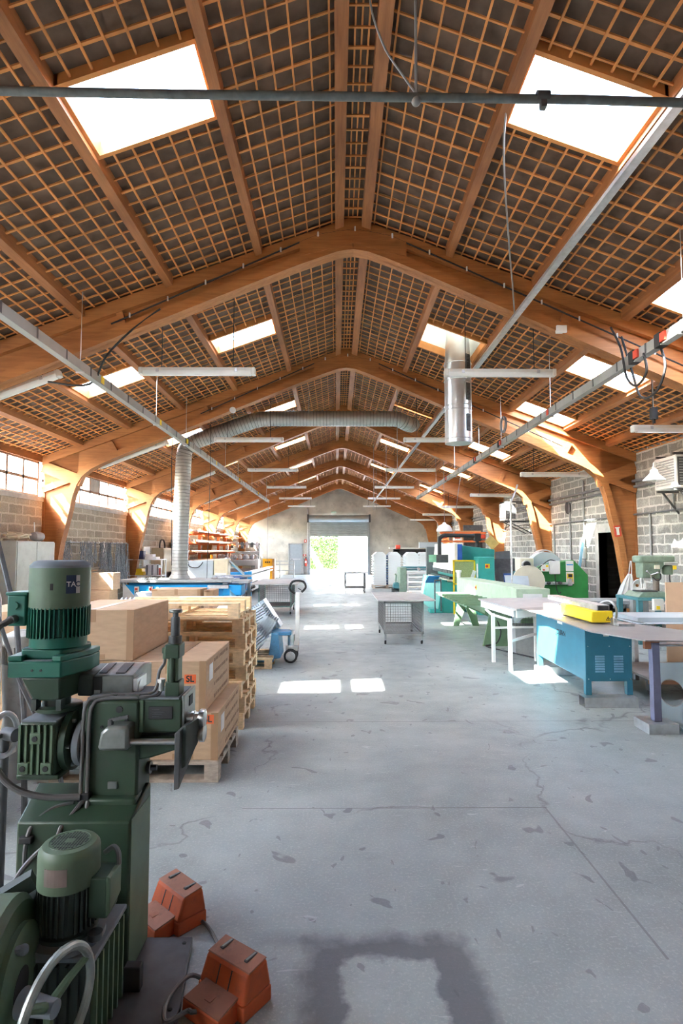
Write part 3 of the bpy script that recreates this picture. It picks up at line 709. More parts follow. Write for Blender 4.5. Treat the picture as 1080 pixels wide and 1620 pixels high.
# ---------------------------------------------------------------- folded sheets on a pallet and the pallet truck
copy_pallet((-2.1,8.02,0), 'pale wooden pallet carried by the blue pallet truck', None)
def folded(label, group, L=.50, W=.36, fl=.024):
    t = MB(); th = .004
    t.prism([(-W/2,-fl),(-W/2,0),(W/2,0),(W/2,-fl),(W/2-th,-fl),(W/2-th,-th),(-W/2+th,-th),(-W/2+th,-fl)], 'x', -L/2, L/2)
    return tag(t.build('folded_sheet', M_sheet), label, 'folded metal sheet', group)
sets = [((-1.26,8.22,.36),-.66,7,'front right bundle beside the pallet truck'),((-1.62,8.25,.34),-.5,6,'front left bundle on the pallet'),
        ((-1.12,8.62,.46),-1.02,6,'right bundle behind the front one'),((-1.28,8.62,.66),-.55,6,'upper middle bundle of the heap'),((-1.08,9.02,.62),.98,8,'rearmost upright bundle of the heap')]
proto = None
for (p, ry, n, w) in sets:
    up = Matrix.Rotation(ry,4,'Y') @ Vector((0,0,1))
    for i in range(n):
        if proto is None: proto = folded('', ''); o = proto
        else: o = dup(proto)
        o['label'] = 'bluish folded metal sheet in the '+w; o['group'] = 'folded sheets, '+w
        o.rotation_euler = (0,ry,0); o.location = Vector(p)+up*((i-n/2)*.036)
t = thing('pallet_truck', 'blue hand pallet truck with upright white handle beside the folded sheets', 'pallet truck', (-.72,8.55,0))
M_truck = mat('truck_blue', (.10,.30,.52), .45, var=.15, scale=9, dirt=.3)
for y in (8.24,8.72): MB().prism([(-2.0,.05),(-.9,.05),(-.9,.095),(-1.95,.095),(-2.0,.075)], 'y', y, y+.15).build('fork', M_truck, t, .006)
MB().prism([(-.98,.08),(-.80,.10),(-.84,.44),(-.93,.46)], 'y', 8.28, 8.84).build('fork_carriage', M_truck, t, .012)
MB().box(-.95,-.66,8.42,8.72,.40,.455).build('yoke', M_truck, t, .012)
MB().cyl((-.67,8.57,.20),(-.67,8.57,.40),.05).cyl((-.67,8.57,.40),(-.67,8.57,.47),.025).build('pump', M_galv, t)
MB().box(-.75,-.56,8.5,8.64,.16,.24).build('pump_base', M_galv, t, .01)
MB().prism([(-.66,.22),(-.56,.22),(-.55,.36),(-.60,.36)], 'y', 8.54,8.60).bar((-.585,8.57,.3),(-.575,8.57,1.02),.045,.06).build('handle_bar', M_white, t, .006)
MB().tube(smooth([(-.62,8.57,1.0),(-.70,8.57,1.07),(-.66,8.57,1.17),(-.575,8.57,1.19),(-.49,8.57,1.17),(-.46,8.57,1.09),(-.52,8.57,1.02)]), .016, 8).build('handle_loop', M_black, t)
MB().tube([(-.57,8.53,1.08),(-.5,8.53,1.04)], .007,6).build('release_lever', M_dark, t)
for y in (8.46,8.63): 
    w = MB().lathe([(.075,-.028),(.10,-.025),(.10,.025),(.075,.028)], (-.67,y,.10), (0,1,0)).build('steering_wheel', M_black, t)
    MB().lathe([(.07,-.03),(.07,.03)], (-.67,y,.10), (0,1,0)).lathe([(.02,-.036),(.02,.036)], (-.67,y,.1), (0,1,0)).build('hub', M_galv, w)
for y in (8.315,8.795): MB().cyl((-1.9,y-.04,.042),(-1.9,y+.04,.042),.041).build('load_roller', M_black, t)
# silver sheet corners and cartons on pallets behind the tower
for i,(x,y,lab) in enumerate(((-3.35,6.85,'pale wooden pallet under bent sheets behind the near boxes'),(-3.6,9.4,'wooden pallet under the cartons in front of the blue bench'))): copy_pallet((x,y,0), lab, None)
groups = [(-2.95,7.3,'left'),(-2.25,7.35,'middle'),(-1.60,7.4,'right')]
for gx, gy, w in groups:
    for i in range(5):
        o = dup(proto); o['label'] = 'bent metal sheet with raised corner behind the boxes, %s bundle' % w; o['group'] = 'bent sheets behind the boxes, %s bundle' % w
        o.location = (gx+.05*i-.1, gy+.012*i, .645); o.rotation_euler = (.45,-.80,0); o.scale = (1.9,1,1)
for (q, lab) in (((-3.1,-2.2,9.5,10.0,.145,.60),'low carton under the flat carton in front of the blue bench'),((-3.05,-2.25,9.5,10.0,.60,1.0),'flat pale carton with row of flutes in front of the blue bench'),((-2.2,-2.05,9.52,10.0,.145,.98),'narrow upright carton leaning at the right of the flat carton')):
    carton(*q, lab, 'cartons in front of the blue bench')

# ---------------------------------------------------------------- wheeled mesh tables
def mesh_cart(x0, x1, y0, y1, top, over, label, frame_m, panel=True):
    t = thing('mesh_trolley', label, 'trolley', ((x0+x1)/2,(y0+y1)/2,0)); zb = .20
    f = MB(); w = .03
    for x in (x0,x1-w):
        for y in (y0,y1-w): MB().box(x,x+w,y,y+w,zb-.02,top-.03).build('post', frame_m, t)
    for z in (zb,top-.06):
        f.box(x0,x1,y0,y0+w,z-.015,z+.015).box(x0,x1,y1-w,y1,z-.015,z+.015).box(x0,x0+w,y0,y1,z-.015,z+.015).box(x1-w,x1,y0,y1,z-.015,z+.015)
    f.build('frame', frame_m, t)
    def grid(name, plane, fixed, u0, u1):
        g = MB(); n = int((u1-u0)/.05); k = int((top-.06-zb)/.05)
        for i in range(1,n):
            u = u0+(u1-u0)*i/n
            if plane == 'x': g.box(u-.0025,u+.0025,fixed-.0025,fixed+.0025,zb,top-.06)
            else: g.box(fixed-.0025,fixed+.0025,u-.0025,u+.0025,zb,top-.06)
        for j in range(1,k):
            z = zb+(top-.06-zb)*j/k
            if plane == 'x': g.box(u0,u1,fixed-.0025,fixed+.0025,z-.0025,z+.0025)
            else: g.box(fixed-.0025,fixed+.0025,u0,u1,z-.0025,z+.0025)
        g.build(name, mat('mesh_wire', (.20,.20,.20), .5, .4), t)
    grid('mesh_panel','x',y1-.015,x0,x1); grid('mesh_panel','y',x0+.015,y0,y1); grid('mesh_panel','y',x1-.015,y0,y1)
    g = MB()
    for i in range(1,14): u = x0+(x1-x0)*i/14; g.box(u-.003,u+.003,y0,y1,zb-.003,zb+.003)
    for i in range(1,18): v = y0+(y1-y0)*i/18; g.box(x0,x1,v-.003,v+.003,zb,zb+.006)
    g.build('mesh_floor', MATS['mesh_wire'], t)
    a,b_,c_,d_ = over
    if panel:
        MB().box(x0-a,(x0+x1)/2-.005,y0-c_,y1+d_,top-.022,top).build('table_top', M_topgrey, t, .003)
        MB().box((x0+x1)/2+.005,x1+b_,y0-c_+.05,y1+d_+.08,top-.022,top).build('table_top', M_topgrey, t, .003)
    else: MB().box(x0-a,x1+b_,y0-c_,y1+d_,top-.022,top).build('table_top', M_topgrey, t, .003)
    for x in (x0+.03,x1-.03):
        for y in (y0+.05,y1-.05):
            c = MB().cyl((x,y,.12),(x,y,zb-.02),.02).prism([(x-.02,.06),(x+.02,.06),(x+.02,.135),(x-.02,.135)],'y',y-.022,y+.022).build('caster', M_grey, t)
            MB().cyl((x-.014,y+.03,.055),(x+.014,y+.03,.055),.055).build('wheel', M_black, c)
    return t
M_topgrey = mat('worn_table_top', (.46,.46,.45), .55, .1, var=.15, scale=4, dirt=.25)
mesh_cart(.83,1.53,10.05,11.5,.79,(.12,.18,.25,.15), 'wire mesh trolley with grey split table top in the middle of the floor', mat('cart_grey', (.30,.31,.31), .5, .3, var=.1))
mesh_cart(-2.0,-1.15,14.7,15.9,.83,(.08,.22,.9,.25), 'wire mesh trolley with overhanging table top left of the aisle', mat('trolley_green', (.22,.36,.32), .5), False)
mesh_cart(.33,1.12,22.0,22.9,.79,(.12,.1,.1,.1), 'far wire mesh trolley standing before the roller door', M_dark, False)
# ---------------------------------------------------------------- left side of the hall
M_lock = mat('locker_grey', (.50,.53,.50), .5, .1, var=.1, scale=3, dirt=.15)
M_cream = mat('cream_enamel', (.66,.56,.38), .5, var=.08, dirt=.1)
M_tan = mat('tan_enamel', (.55,.43,.27), .5, var=.08)
t = thing('locker_cabinet', 'grey metal locker with two embossed doors standing against the left wall', 'locker', (-6.15,11.3,0))
MB().box(-6.42,-5.92,10.6,12.02,.06,1.82).build('body', M_lock, t, .006)
MB().box(-6.40,-5.95,10.63,11.99,0,.06).build('plinth', M_dark, t)
for y0, y1 in ((10.62,11.29),(11.31,12.0)):
    d = MB().box(-5.92,-5.90,y0,y1,.09,1.80).build('door', M_lock, t, .004)
    ym = (y0+y1)/2
    for z0, z1 in ((.95,1.75),(.14,.92)):
        zm = (z0+z1)/2
        MB().add([(-5.90,y0+.04,zm),(-5.90,ym,z0),(-5.90,y1-.04,zm),(-5.90,ym,z1),(-5.885,ym,zm)],[(0,1,4),(1,2,4),(2,3,4),(3,0,4)]).build('embossed_diamond', M_lock, d)
    MB().box(-5.90,-5.875,y1-.07 if y0 < 11 else y0+.04,y1-.045 if y0 < 11 else y0+.065,1.0,1.12).build('handle', M_dark, d)
t = thing('hose_heap', 'heap of cream hoses on top of the grey locker', 'hose', (-6.1,10.95,1.82))
r = random.Random(4)
for k in range(5):
    pts = [(-6.15+r.uniform(-.2,.2), 10.75+.14*i+r.uniform(-.05,.05), 1.845+.025*k+r.uniform(0,.06)*(i in (1,2,3))) for i in range(5)]
    MB().tube(smooth(pts), .018, 7).build('hose', mat('cream_hose', (.66,.60,.44), .6), t)
t = thing('angle_grinder', 'grey dusty tool lying on top of the locker beside the hoses', 'tool', (-6.05,11.65,1.82))
MB().lathe([(.03,0),(.085,.02),(.10,.12),(.09,.26),(.05,.30)], (-6.1,11.5,1.92), (.1,1,0)).build('body', mat('dusty_grey', (.42,.43,.42), .8, var=.2), t)
MB().tube([(-6.1,11.55,2.0),(-6.08,11.5,2.1),(-6.06,11.46,2.2)], .01, 6).build('stem', M_galv, t)
# coils of wire hanging on a rail
rail = thing('hook_rail', 'wall rail with white hooks above the wire coils on the left wall', 'rail', (-6.36,15,1.84))
MB().box(-6.44,-6.40,12.9,17.2,1.82,1.86).build('rail', M_galv, rail)
for i in range(13):
    y = 13.1+.32*i
    MB().cyl((-6.40,y,1.84),(-6.24,y,1.85),.014,n=8).ball((-6.235,y,1.85),.03,8,6).build('hook', M_white, rail)
MB().box(-6.40,-6.37,15.6,15.75,1.35,1.85).build('bracket', M_white, rail)
M_wire = mat('grey_wire', (.36,.39,.42), .4, .4, var=.35, scale=25)
def wire_coil(y, h, w, n, seed, label):
    r = random.Random(seed); m = MB(); zt = 1.85
    for i in range(int(n*.62)):
        x = -6.26+r.uniform(-.09,.09); dy = r.uniform(-w*.45,w*.45); hh = h*r.uniform(.82,1.05); pts = []
        for k in range(16):
            a = 2*PI*k/16; f = (1-math.cos(a))/2
            pts.append((x+r.uniform(-.012,.012)+.06*f*r.uniform(-.5,1), y+(dy*.7+math.sin(a)*w*.42*(.35+.65*f))*(.06+.95*f**1.1), zt-hh*f))
        m.tube(pts, .008, 4, True)
    return tag(m.build('wire_coil', M_wire), label, 'wire coil', 'wire coils hanging on the left wall')
for i, (y, h, w, n) in enumerate(((13.1,.55,.3,12),(13.42,.45,.22,10),(14.06,.52,.3,12),(14.38,.62,.34,14),(14.70,.60,.2,14),(15.34,.80,.28,18),(15.66,.98,.34,22),(16.3,1.15,.34,24),(16.62,1.28,.36,26),(16.94,1.2,.34,24))):
    wire_coil(y, h, w, n, 20+i, 'grey wire hank on the hook rail, %s one counting from the locker' % ['first','second','third','fourth','fifth','sixth','seventh','eighth','ninth','last'][i])
# opened cartons near the wires
for q, lab in (((-5.57,-5.07,12.0,12.5,0,.32),'opened carton at the bottom of the pile before the wire coils'),((-5.22,-4.77,12.1,12.55,.325,.80),'carton with tape strip in the pile before the wire coils, right one'),
               ((-5.64,-5.27,12.0,12.45,.325,.84),'carton in the pile before the wire coils, left one'),((-5.27,-4.72,12.15,12.55,.805,1.16),'torn carton on top right of the pile before the wire coils')):
    t = carton(*q, lab, 'opened cartons before the wire coils', 0)
t = carton(-5.67,-5.30,12.02,12.4,.845,1.18, 'open carton with raised flaps on top left of the pile before the wire coils', 'opened cartons before the wire coils', 0)
MB().sheet([(-5.67,12.02,1.18),(-5.30,12.02,1.18),(-5.24,11.86,1.26),(-5.64,11.86,1.25)], .004).build('flap', M_card, t)
MB().sheet([(-5.30,12.02,1.18),(-5.30,12.4,1.18),(-5.14,12.4,1.22),(-5.12,12.04,1.23)], .004).build('flap', M_card, t)
tag(MB().box(-4.4,-4.0,12.5,13.0,0,.72).build('grey_bin', mat('bin_grey', (.33,.36,.42), .5), bevel=.02), 'grey plastic bin beside the hanging wire', 'bin')
# shelf
t = thing('storage_shelf', 'white metal shelf with files standing at the left wall', 'shelf', (-5.85,17.6,0))
for x in (-6.38,-5.34):
    for y in (17.42,17.86): MB().box(x,x+.035,y,y+.035,0,1.36).build('upright', M_white, t)
for z in (.25,.86,1.34): MB().box(-6.38,-5.305,17.42,17.9,z,z+.025).build('shelf_board', M_white, t)
def it(name, q, m, lab, cat, group=None, bev=.006): return tag(MB().box(*q).build(name, m, None, bev), lab, cat, group)
it('storage_box', (-6.1,-5.9,17.5,17.7,1.366,1.62), mat('box_navy', (.05,.06,.16), .5), 'dark blue box standing on top of the white shelf', 'box')
it('paper_stack', (-5.86,-5.5,17.5,17.85,1.366,1.44), M_paper, 'low stack of white paper on top of the white shelf', 'paper')
it('paper_stack', (-5.85,-5.62,17.52,17.8,1.442,1.52), M_paper, 'smaller white block on the paper stack of the shelf', 'paper')
it('yellow_bin', (-6.12,-5.88,17.44,17.75,.886,.98), M_yellow, 'yellow storage bin on the shelf, lower of two', 'storage bin', 'yellow bins')
it('yellow_bin', (-6.14,-5.92,17.44,17.75,.982,1.08), M_yellow, 'yellow storage bin on the shelf, upper of two', 'storage bin', 'yellow bins')
for i in range(7):
    it('ring_binder', (-5.82+.055*i,-5.775+.055*i,17.52,17.8,.886,1.19+.01*(i%3)), M_paper if i%3 else mat('binder_grey', (.3,.31,.33), .5), 'upright binder in the row right of the yellow bins', 'binder', 'binders on the shelf', .002)
it('red_tin', (-5.42,-5.35,17.5,17.6,.886,1.1), mat('tin_red', (.5,.08,.05), .5), 'small red tin at the right end of the shelf', 'tin')
it('bag_stack', (-6.2,-5.6,17.2,17.41,.0,.80), mat('sack_white', (.74,.75,.74), .8, var=.08, bump=.3), 'stack of white sacks in front of the shelf', 'sacks', None, .05)
# electrical cabinet on the wall
t = thing('electrical_cabinet', 'tan electrical cabinet on the left wall with black cable loop above', 'cabinet', (-6.2,20.4,.9))
MB().box(-6.435,-6.02,19.9,20.9,.85,1.72).build('body', M_tan, t, .01)
MB().box(-6.02,-6.0,19.92,20.88,.88,1.69).build('door', M_cream, t, .004)
MB().tube([(-6.2,20.35+.3*math.cos(a*PI/10),1.78+.24*math.sin(a*PI/10)) for a in range(21)], .03, 7).build('cable_loop', M_cable, t)
tag(MB().box(-6.42,-6.36,18.9,19.5,1.1,1.75).build('notice_board', M_offwhite), 'pale panel on the block wall beside the tan cabinet', 'panel')
# blue bench with controls
t = thing('beading_bench', 'bright blue machine bench with grey top and push buttons at the left', 'workbench', (-3.6,14.45,0))
M_bright = mat('bright_blue', (.012,.38,.82), .38, var=.08, scale=5)
MB().prism([(-5.15,.80),(-5.15,.16),(-4.95,.10),(-2.75,.10),(-2.75,.80)][::-1], 'y', 14.02, 14.10).build('front_panel', M_bright, t)
MB().prism([(-5.2,.86),(-5.2,.05),(-4.5,.05)], 'y', 13.99, 14.02).build('side_gusset', M_white, t)
MB().box(-5.1,-2.8,14.1,14.95,.1,.84).build('body', M_bright, t, .01)
MB().box(-5.32,-2.55,13.92,15.1,.86,.92).build('bench_top', M_grey, t, .006)
MB().box(-5.1,-2.6,14.0,14.9,.84,.86).build('top_frame', M_dark, t)
for x, z, w in ((-4.86,.66,.11),(-4.52,.66,.08),(-4.36,.64,.06)):
    c = MB().box(x-w/2,x+w/2,13.97,14.02,z-.1,z+.1).build('control_box', M_offwhite, t, .008)
    MB().cyl((x,13.94,z+.04),(x,13.97,z+.04),.03,n=12).build('push_button', M_red, c); MB().cyl((x,13.95,z-.04),(x,13.97,z-.04),.025,n=12).build('push_button', M_black, c)
MB().box(-2.75,-2.3,13.9,14.5,.55,.80).build('motor_block', M_bright, t, .02)
MB().box(-3.1,-2.6,13.8,14.0,.72,.80).build('guide_bar', M_galv, t)
MB().bar((-2.6,14.0,.75),(-2.3,13.7,.1),.12,.08).build('strut', M_ltblue, t)
MB().box(-2.55,-2.15,14.0,14.7,.84,.90).build('side_tray', M_grey, t)
MB().box(-2.4,-2.33,14.1,14.2,0,.84).box(-2.25,-2.18,14.5,14.6,0,.84).build('tray_leg', M_grey, t)
t = thing('rag_heap', 'crumpled grey rags lying on the blue bench', 'rags', (-2.9,14.4,.92))
for k in range(5): MB().ball((-3.05+.1*k,14.35+.04*(k%2),.95),.09,10,6,(1,.8,.5+.1*(k%2))).build('rag', mat('rag_grey', (.5,.51,.53), .9, var=.2, bump=.6), t)
t = thing('parts_heap', 'small heap of metal parts on the left of the blue bench', 'metal parts', (-4.6,14.2,.92))
for k in range(9): MB().tube([(-4.75+.045*k,14.1+.05*math.cos(a),.945+.025*math.sin(a)) for a in [q*PI/5 for q in range(10)]], .012, 5, True).build('ring', M_dark, t)
# dark blue hopper and grey control cabinet behind
t = thing('hopper_machine', 'navy blue rounded machine with levers behind the blue bench', 'machine', (-3.0,16.2,0))
MB().lathe([(.12,0),(.2,.2),(.5,.55),(.52,.86),(.40,.92)], (-3.05,16.3,.0), n=28).build('hopper', M_navy, t)
MB().box(-3.5,-2.4,16.1,16.4,.88,.94).build('table', M_grey, t, .01)
for k in range(4): MB().cyl((-2.62+.1*k,15.8,.35+.12*k),(-2.45+.1*k,15.75,.42+.12*k),.05,n=10).build('knob', M_dark, t)
MB().bar((-3.3,15.7,.9),(-2.75,15.5,.1),.12,.06).build('brace', M_ltblue, t)
t = thing('control_cabinet', 'pale grey control cabinet with orange beacon behind the blue bench', 'cabinet', (-4.0,17.6,0))
MB().box(-4.55,-3.75,17.4,17.9,.0,1.32).build('body', mat('cabinet_bluegrey', (.42,.47,.50), .5, var=.06), t, .01)
MB().box(-3.72,-3.3,17.4,17.85,.3,1.38).build('side_box', M_cream, t, .01)
MB().box(-3.68,-3.34,17.38,17.4,.62,.95).build('window', M_white, t)
MB().cyl((-3.82,17.5,1.38),(-3.82,17.5,1.5),.05,n=14).build('beacon', mat('beacon_orange', (.9,.32,.02), .3), t)
MB().tube(smooth([(-4.5,17.38,1.3),(-4.45,17.36,1.15),(-4.2,17.36,1.12),(-4.05,17.38,1.28)]), .014, 6).build('cable', M_cable, t)
MB().bar((-3.4,17.6,1.4),(-2.9,17.9,.9),.14,.05).build('slanted_arm', M_galv, t)
# long rolling bed
t = thing('cutting_bed', 'long blue and white machine bed with slotted side left of the aisle', 'machine', (-4,23,0))
MB().box(-5.0,-3.05,19.5,26.2,.16,.72).build('bed_body', mat('bed_pale', (.58,.62,.66), .45, var=.06), t, .01)
MB().box(-5.1,-2.98,19.3,19.5,.06,.90).build('end_frame', M_blue, t, .012)
MB().box(-2.99,-2.86,19.28,19.42,.0,.92).build('corner_post', M_blue, t, .01)
MB().box(-4.9,-3.2,19.5,26.2,.72,.80).build('bed_top', M_dark, t)
for z in (.72,.84): MB().box(-3.12,-2.9,19.45,26.2,z,z+.07).build('side_rail', M_white, t, .006)
for y in (19.7,22.5,25.9): MB().box(-3.1,-2.98,y,y+.12,0,.2).build('foot', M_grey, t)
for y in (25.6,): MB().box(-5.2,-3.6,y,y+.3,.95,1.2).box(-3.64,-3.48,y-.1,y+.4,.3,1.25).build('gantry', M_offwhite, t, .02)
t = thing('beam_press', 'cream machine with long horizontal beam behind the machine bed', 'machine', (-4.6,28.5,0))
MB().box(-5.9,-3.8,28.2,28.6,.86,1.16).build('beam', mat('cream_grey', (.62,.60,.52), .5), t, .02)
for x in (-5.6,-4.2): MB().box(x,x+.3,28.1,28.9,0,.9).build('stand', M_grey, t, .02)
MB().box(-5.5,-4.0,28.15,28.3,.62,.72).build('lower_beam', M_galv, t)
r = random.Random(9)
for k in range(10):
    MB().lathe([(.04,0),(.1,.03),(.1,.2),(.05,.25)], (-5.8+.2*k,28.4,1.16+.02), (r.uniform(-.5,.5),0,1), 10).build('clamp', M_white if k % 2 else M_galv, t)
t = thing('overhead_jig', 'dark machine arm with clamps above the cream beam', 'machine arm', (-4.3,30,1.4))
MB().box(-5.9,-4.0,30.0,30.2,1.9,2.0).box(-5.85,-5.7,30.0,30.2,0,2.0).box(-4.2,-4.05,30.0,30.2,0,2.0).build('frame', M_grey, t)
for k in range(7): MB().box(-5.8+.26*k,-5.65+.26*k,29.9,30.0,1.72+.03*(k%3),2.06).build('clamp', M_dark if k % 2 else M_galv, t)
MB().box(-5.5,-4.02,29.8,30.1,1.42,1.58).build('arm', M_grey, t, .03)
t = thing('yellow_cabinet', 'orange yellow switch cabinet standing near the far end left of the aisle', 'cabinet', (-3.75,31.6,0))
MB().box(-4.05,-3.52,31.4,31.9,0,1.16).build('body', mat('cabinet_orange', (.88,.45,.02), .45, var=.04), t, .01)
MB().box(-3.52,-3.40,31.4,31.9,0,1.16).build('side_panel', mat('cabinet_wood', (.55,.28,.12), .5), t)
for x in (-3.88,-3.78,-3.68): MB().cyl((x,31.36,.98),(x,31.4,.98),.04,n=10).build('switch', M_black, t)
t = thing('steel_barrier', 'low grey steel frame behind the yellow cabinet', 'steel frame', (-2.9,34,0))
for z in (.4,.75,.95): MB().box(-4.2,-2.5,34,34.08,z,z+.06).build('rail', M_grey, t)
for x in (-4.2,-3.4,-2.56): MB().box(x,x+.06,34,34.08,0,1.0).build('post', M_grey, t)
# storage rack with long stock
t = thing('stock_rack', 'orange cantilever rack with long bars along the far left wall', 'rack', (-5.8,26,0))
M_rack = mat('rack_orange', (.78,.20,.06), .5, var=.1)
RL = (1.18,1.55,1.95,2.35)
for y in (21.6,23.6,25.6,27.6,29.6,31.6):
    MB().box(-6.2,-6.08,y,y+.1,0,2.6).build('upright', M_rack, t)
    for z in RL: MB().prism([(-6.1,z-.1),(-5.25,z-.05),(-5.25,z),(-6.1,z)], 'y', y+.02, y+.08).build('arm', M_rack, t)
stock_m = [wood_mat('stock_wood', (.66,.42,.22), (.5,.27,.12), 'y'), mat('copper_tone', (.72,.34,.14), .4, .3), M_galv, M_offwhite, M_rack]
sp = ['lowest','second','third','top']
for li, z in enumerate(RL):
    for k in range(6):
        y0 = 21.3+r.uniform(0,.8); y1 = 29.5+r.uniform(-2.5,2.4); x = -5.98+.125*k
        it('stock_bar', (x,x+.085,y0,y1,z+.002,z+r.uniform(.04,.10)), stock_m[(k*3+li) % 4], 'long bar of stock lying on the %s level of the orange rack' % sp[li], 'bar', 'long bars on the %s rack level' % sp[li], .004)
for k in range(6):
    it('leaning_board', (-6.35,-6.3,21.9+.35*k,22.18+.35*k,0,2.05), M_grey if k%2 else M_dark, 'upright grey board standing behind the rack', 'board', 'boards behind the rack', .004).location.z = -.0
# wall and door details at the far end
t = thing('fire_extinguisher', 'red fire extinguisher hanging on the back wall beside the grey door', 'fire extinguisher', (-2.05,38.38,.55))
MB().lathe([(.06,0),(.085,.02),(.085,.42),(.05,.5),(.025,.52),(.025,.56)], (-2.05,38.38,.55)).build('cylinder', M_red, t)
MB().box(-2.09,-2.01,38.3,38.46,1.10,1.16).tube([(-2.05,38.3,1.1),(-1.94,38.3,.95),(-1.94,38.32,.7)], .012, 6).build('valve_hose', M_black, t)
MB().box(-2.10,-2.0,38.285,38.30,.78,.92).build('paper_label', M_paper, t)
for (x,z,w,h,lab) in ((-2.15,1.3,.2,.13,'small red fire sign above the extinguisher on the back wall'),(-2.1,2.25,.17,.2,'small red and white sign high beside the roller door')):
    s = tag(MB().box(x-w/2,x+w/2,38.47,38.5,z-h/2,z+h/2).build('fire_sign', M_red), lab, 'sign')
    MB().box(x-w/4,x+w/4,38.462,38.47,z-h/4,z+h/4).build('pictogram', M_white, s)
t = thing('exit_light', 'small green emergency light above the roller door', 'emergency light', (-.2,38.4,4.2))
MB().box(-.35,-.02,38.38,38.5,4.15,4.27).build('case', mat('pale_green', (.45,.62,.55), .4), t, .01)
tag(MB().box(-1.98,-1.92,38.42,38.5,.1,4.4).build('cable_duct', M_galv), 'vertical grey conduit on the back wall left of the roller door', 'conduit')
tag(MB().box(-2.27,-2.21,38.30,38.46,.0,1.1).build('guard_post', M_galv), 'slim pale post between the grey door and the extinguisher', 'post')
# small grey machine at the far left edge
t = thing('finned_motor', 'pale grey finned motor on a stand at the left edge behind the green machine', 'motor', (-2.35,4.35,0))
M_pale = mat('pale_casting', (.50,.50,.47), .55, .2, var=.15, scale=14)
MB().lathe([(.10,0),(.115,.02),(.115,.12),(.12,.13),(.12,.20),(.05,.235)], (-2.34,4.3,.82), n=26).build('motor_body', M_pale, t)
f = MB()
for k in range(26): a = 2*PI*k/26; f.bar((-2.34+.118*math.cos(a),4.3+.118*math.sin(a),.83),(-2.34+.118*math.cos(a),4.3+.118*math.sin(a),.945),.006,.02,(math.cos(a),math.sin(a),0))
f.build('cooling_fin', M_pale, t)
for q in range(4): MB().tube([(-2.34+(.03+.025*q)*math.cos(a*PI/8),4.3+(.03+.025*q)*math.sin(a*PI/8),1.055-.014*q) for a in range(16)], .006, 5, True).build('fan_ring', M_pale, t)
MB().box(-2.52,-2.42,4.24,4.36,.88,1.0).build('terminal_box', M_grey, t, .01)
MB().lathe([(.16,0),(.13,.1),(.1,.42),(.12,.82)], (-2.34,4.3,0)).build('stand', M_grey, t)
for q, lab in (((-3.35,-2.63,5.15,5.9,0,1.10),'tall brown carton standing left behind the green machine'),((-3.2,-2.48,3.9,4.2,.35,1.0),'brown carton at the left edge on the steel bench')): carton(*q, lab, None, 0)
tag(MB().box(-3.1,-2.1,3.3,3.85,.33,.36).box(-3.05,-3.0,3.35,3.4,0,.33).box(-2.2,-2.15,3.35,3.4,0,.33).box(-2.2,-2.15,3.75,3.8,0,.33).box(-3.05,-3.0,3.75,3.8,0,.33).build('low_bench', M_galv), 'low steel bench at the left edge behind the green machine', 'bench')
tag(MB().tube([(-2.55,4.2,1.95),(-2.22,4.0,1.2),(-1.98,3.7,.62),(-1.9,3.6,.03)], .018, 8).build('steel_rod', M_dark), 'long dark rod leaning at the left edge of the photo', 'rod')
tag(MB().tube([(-2.0,3.3,1.45),(-1.72,3.15,.95),(-1.45,3.05,.55),(-1.3,3.0,.03)], .012, 8).build('steel_rod', M_dark), 'thin dark rod slanting down behind the green motor', 'rod')
tag(MB().tube(smooth([(-2.2,3.55,1.62),(-2.15,3.55,1.5),(-2.09,3.55,1.4),(-2.04,3.5,1.25),(-2.03,3.5,.6),(-2.05,3.5,.015)]), .013, 8).build('white_tube', M_white), 'curved white tube at the left edge beside the dark rod', 'tube')
t = thing('side_handwheel', 'grey steel hand wheel on a post left of the green gearbox', 'hand wheel', (-1.52,2.75,0))
MB().tube([(-1.53+.03*math.cos(a*PI/12),2.7+.05*math.cos(a*PI/12),.80+.095*math.sin(a*PI/12)) for a in range(24)], .013, 8, True).build('rim', M_galv, t)
MB().cyl((-1.54,2.72,.80),(-1.47,2.69,.80),.03).bar((-1.56,2.65,.80),(-1.50,2.75,.80),.018,.018).build('hub', M_dark, t)
MB().cyl((-1.54,2.72,0),(-1.54,2.72,.80),.02).box(-1.62,-1.46,2.64,2.80,0,.02).build('post', M_dark, t)
# ---------------------------------------------------------------- right side of the hall
M_teal = mat('press_teal', (.04,.36,.31), .42, var=.08, scale=5, dirt=.12)
M_teal2 = mat('stand_teal', (.07,.24,.27), .5, var=.12, dirt=.2)
M_palegreen = mat('pale_green_enamel', (.46,.60,.44), .45, var=.08, scale=4, dirt=.15)
M_green = mat('leaf_green', (.03,.26,.06), .45, var=.15, scale=6, dirt=.3)
M_midgreen = mat('slat_green', (.17,.30,.17), .5, var=.12, dirt=.2)
M_olive = mat('drill_green', (.24,.33,.25), .4, var=.15, scale=10, dirt=.25)
M_creamm = mat('press_cream', (.74,.70,.56), .5, var=.06)
M_jblue = mat('cabinet_teal_blue', (.035,.185,.27), .42, var=.12, scale=4, dirt=.12)
M_mauve = mat('post_mauve', (.15,.16,.25), .5, var=.15, scale=6, dirt=.15)
M_fabric = mat('white_cloth', (.70,.72,.74), .9, var=.06, bump=.3)

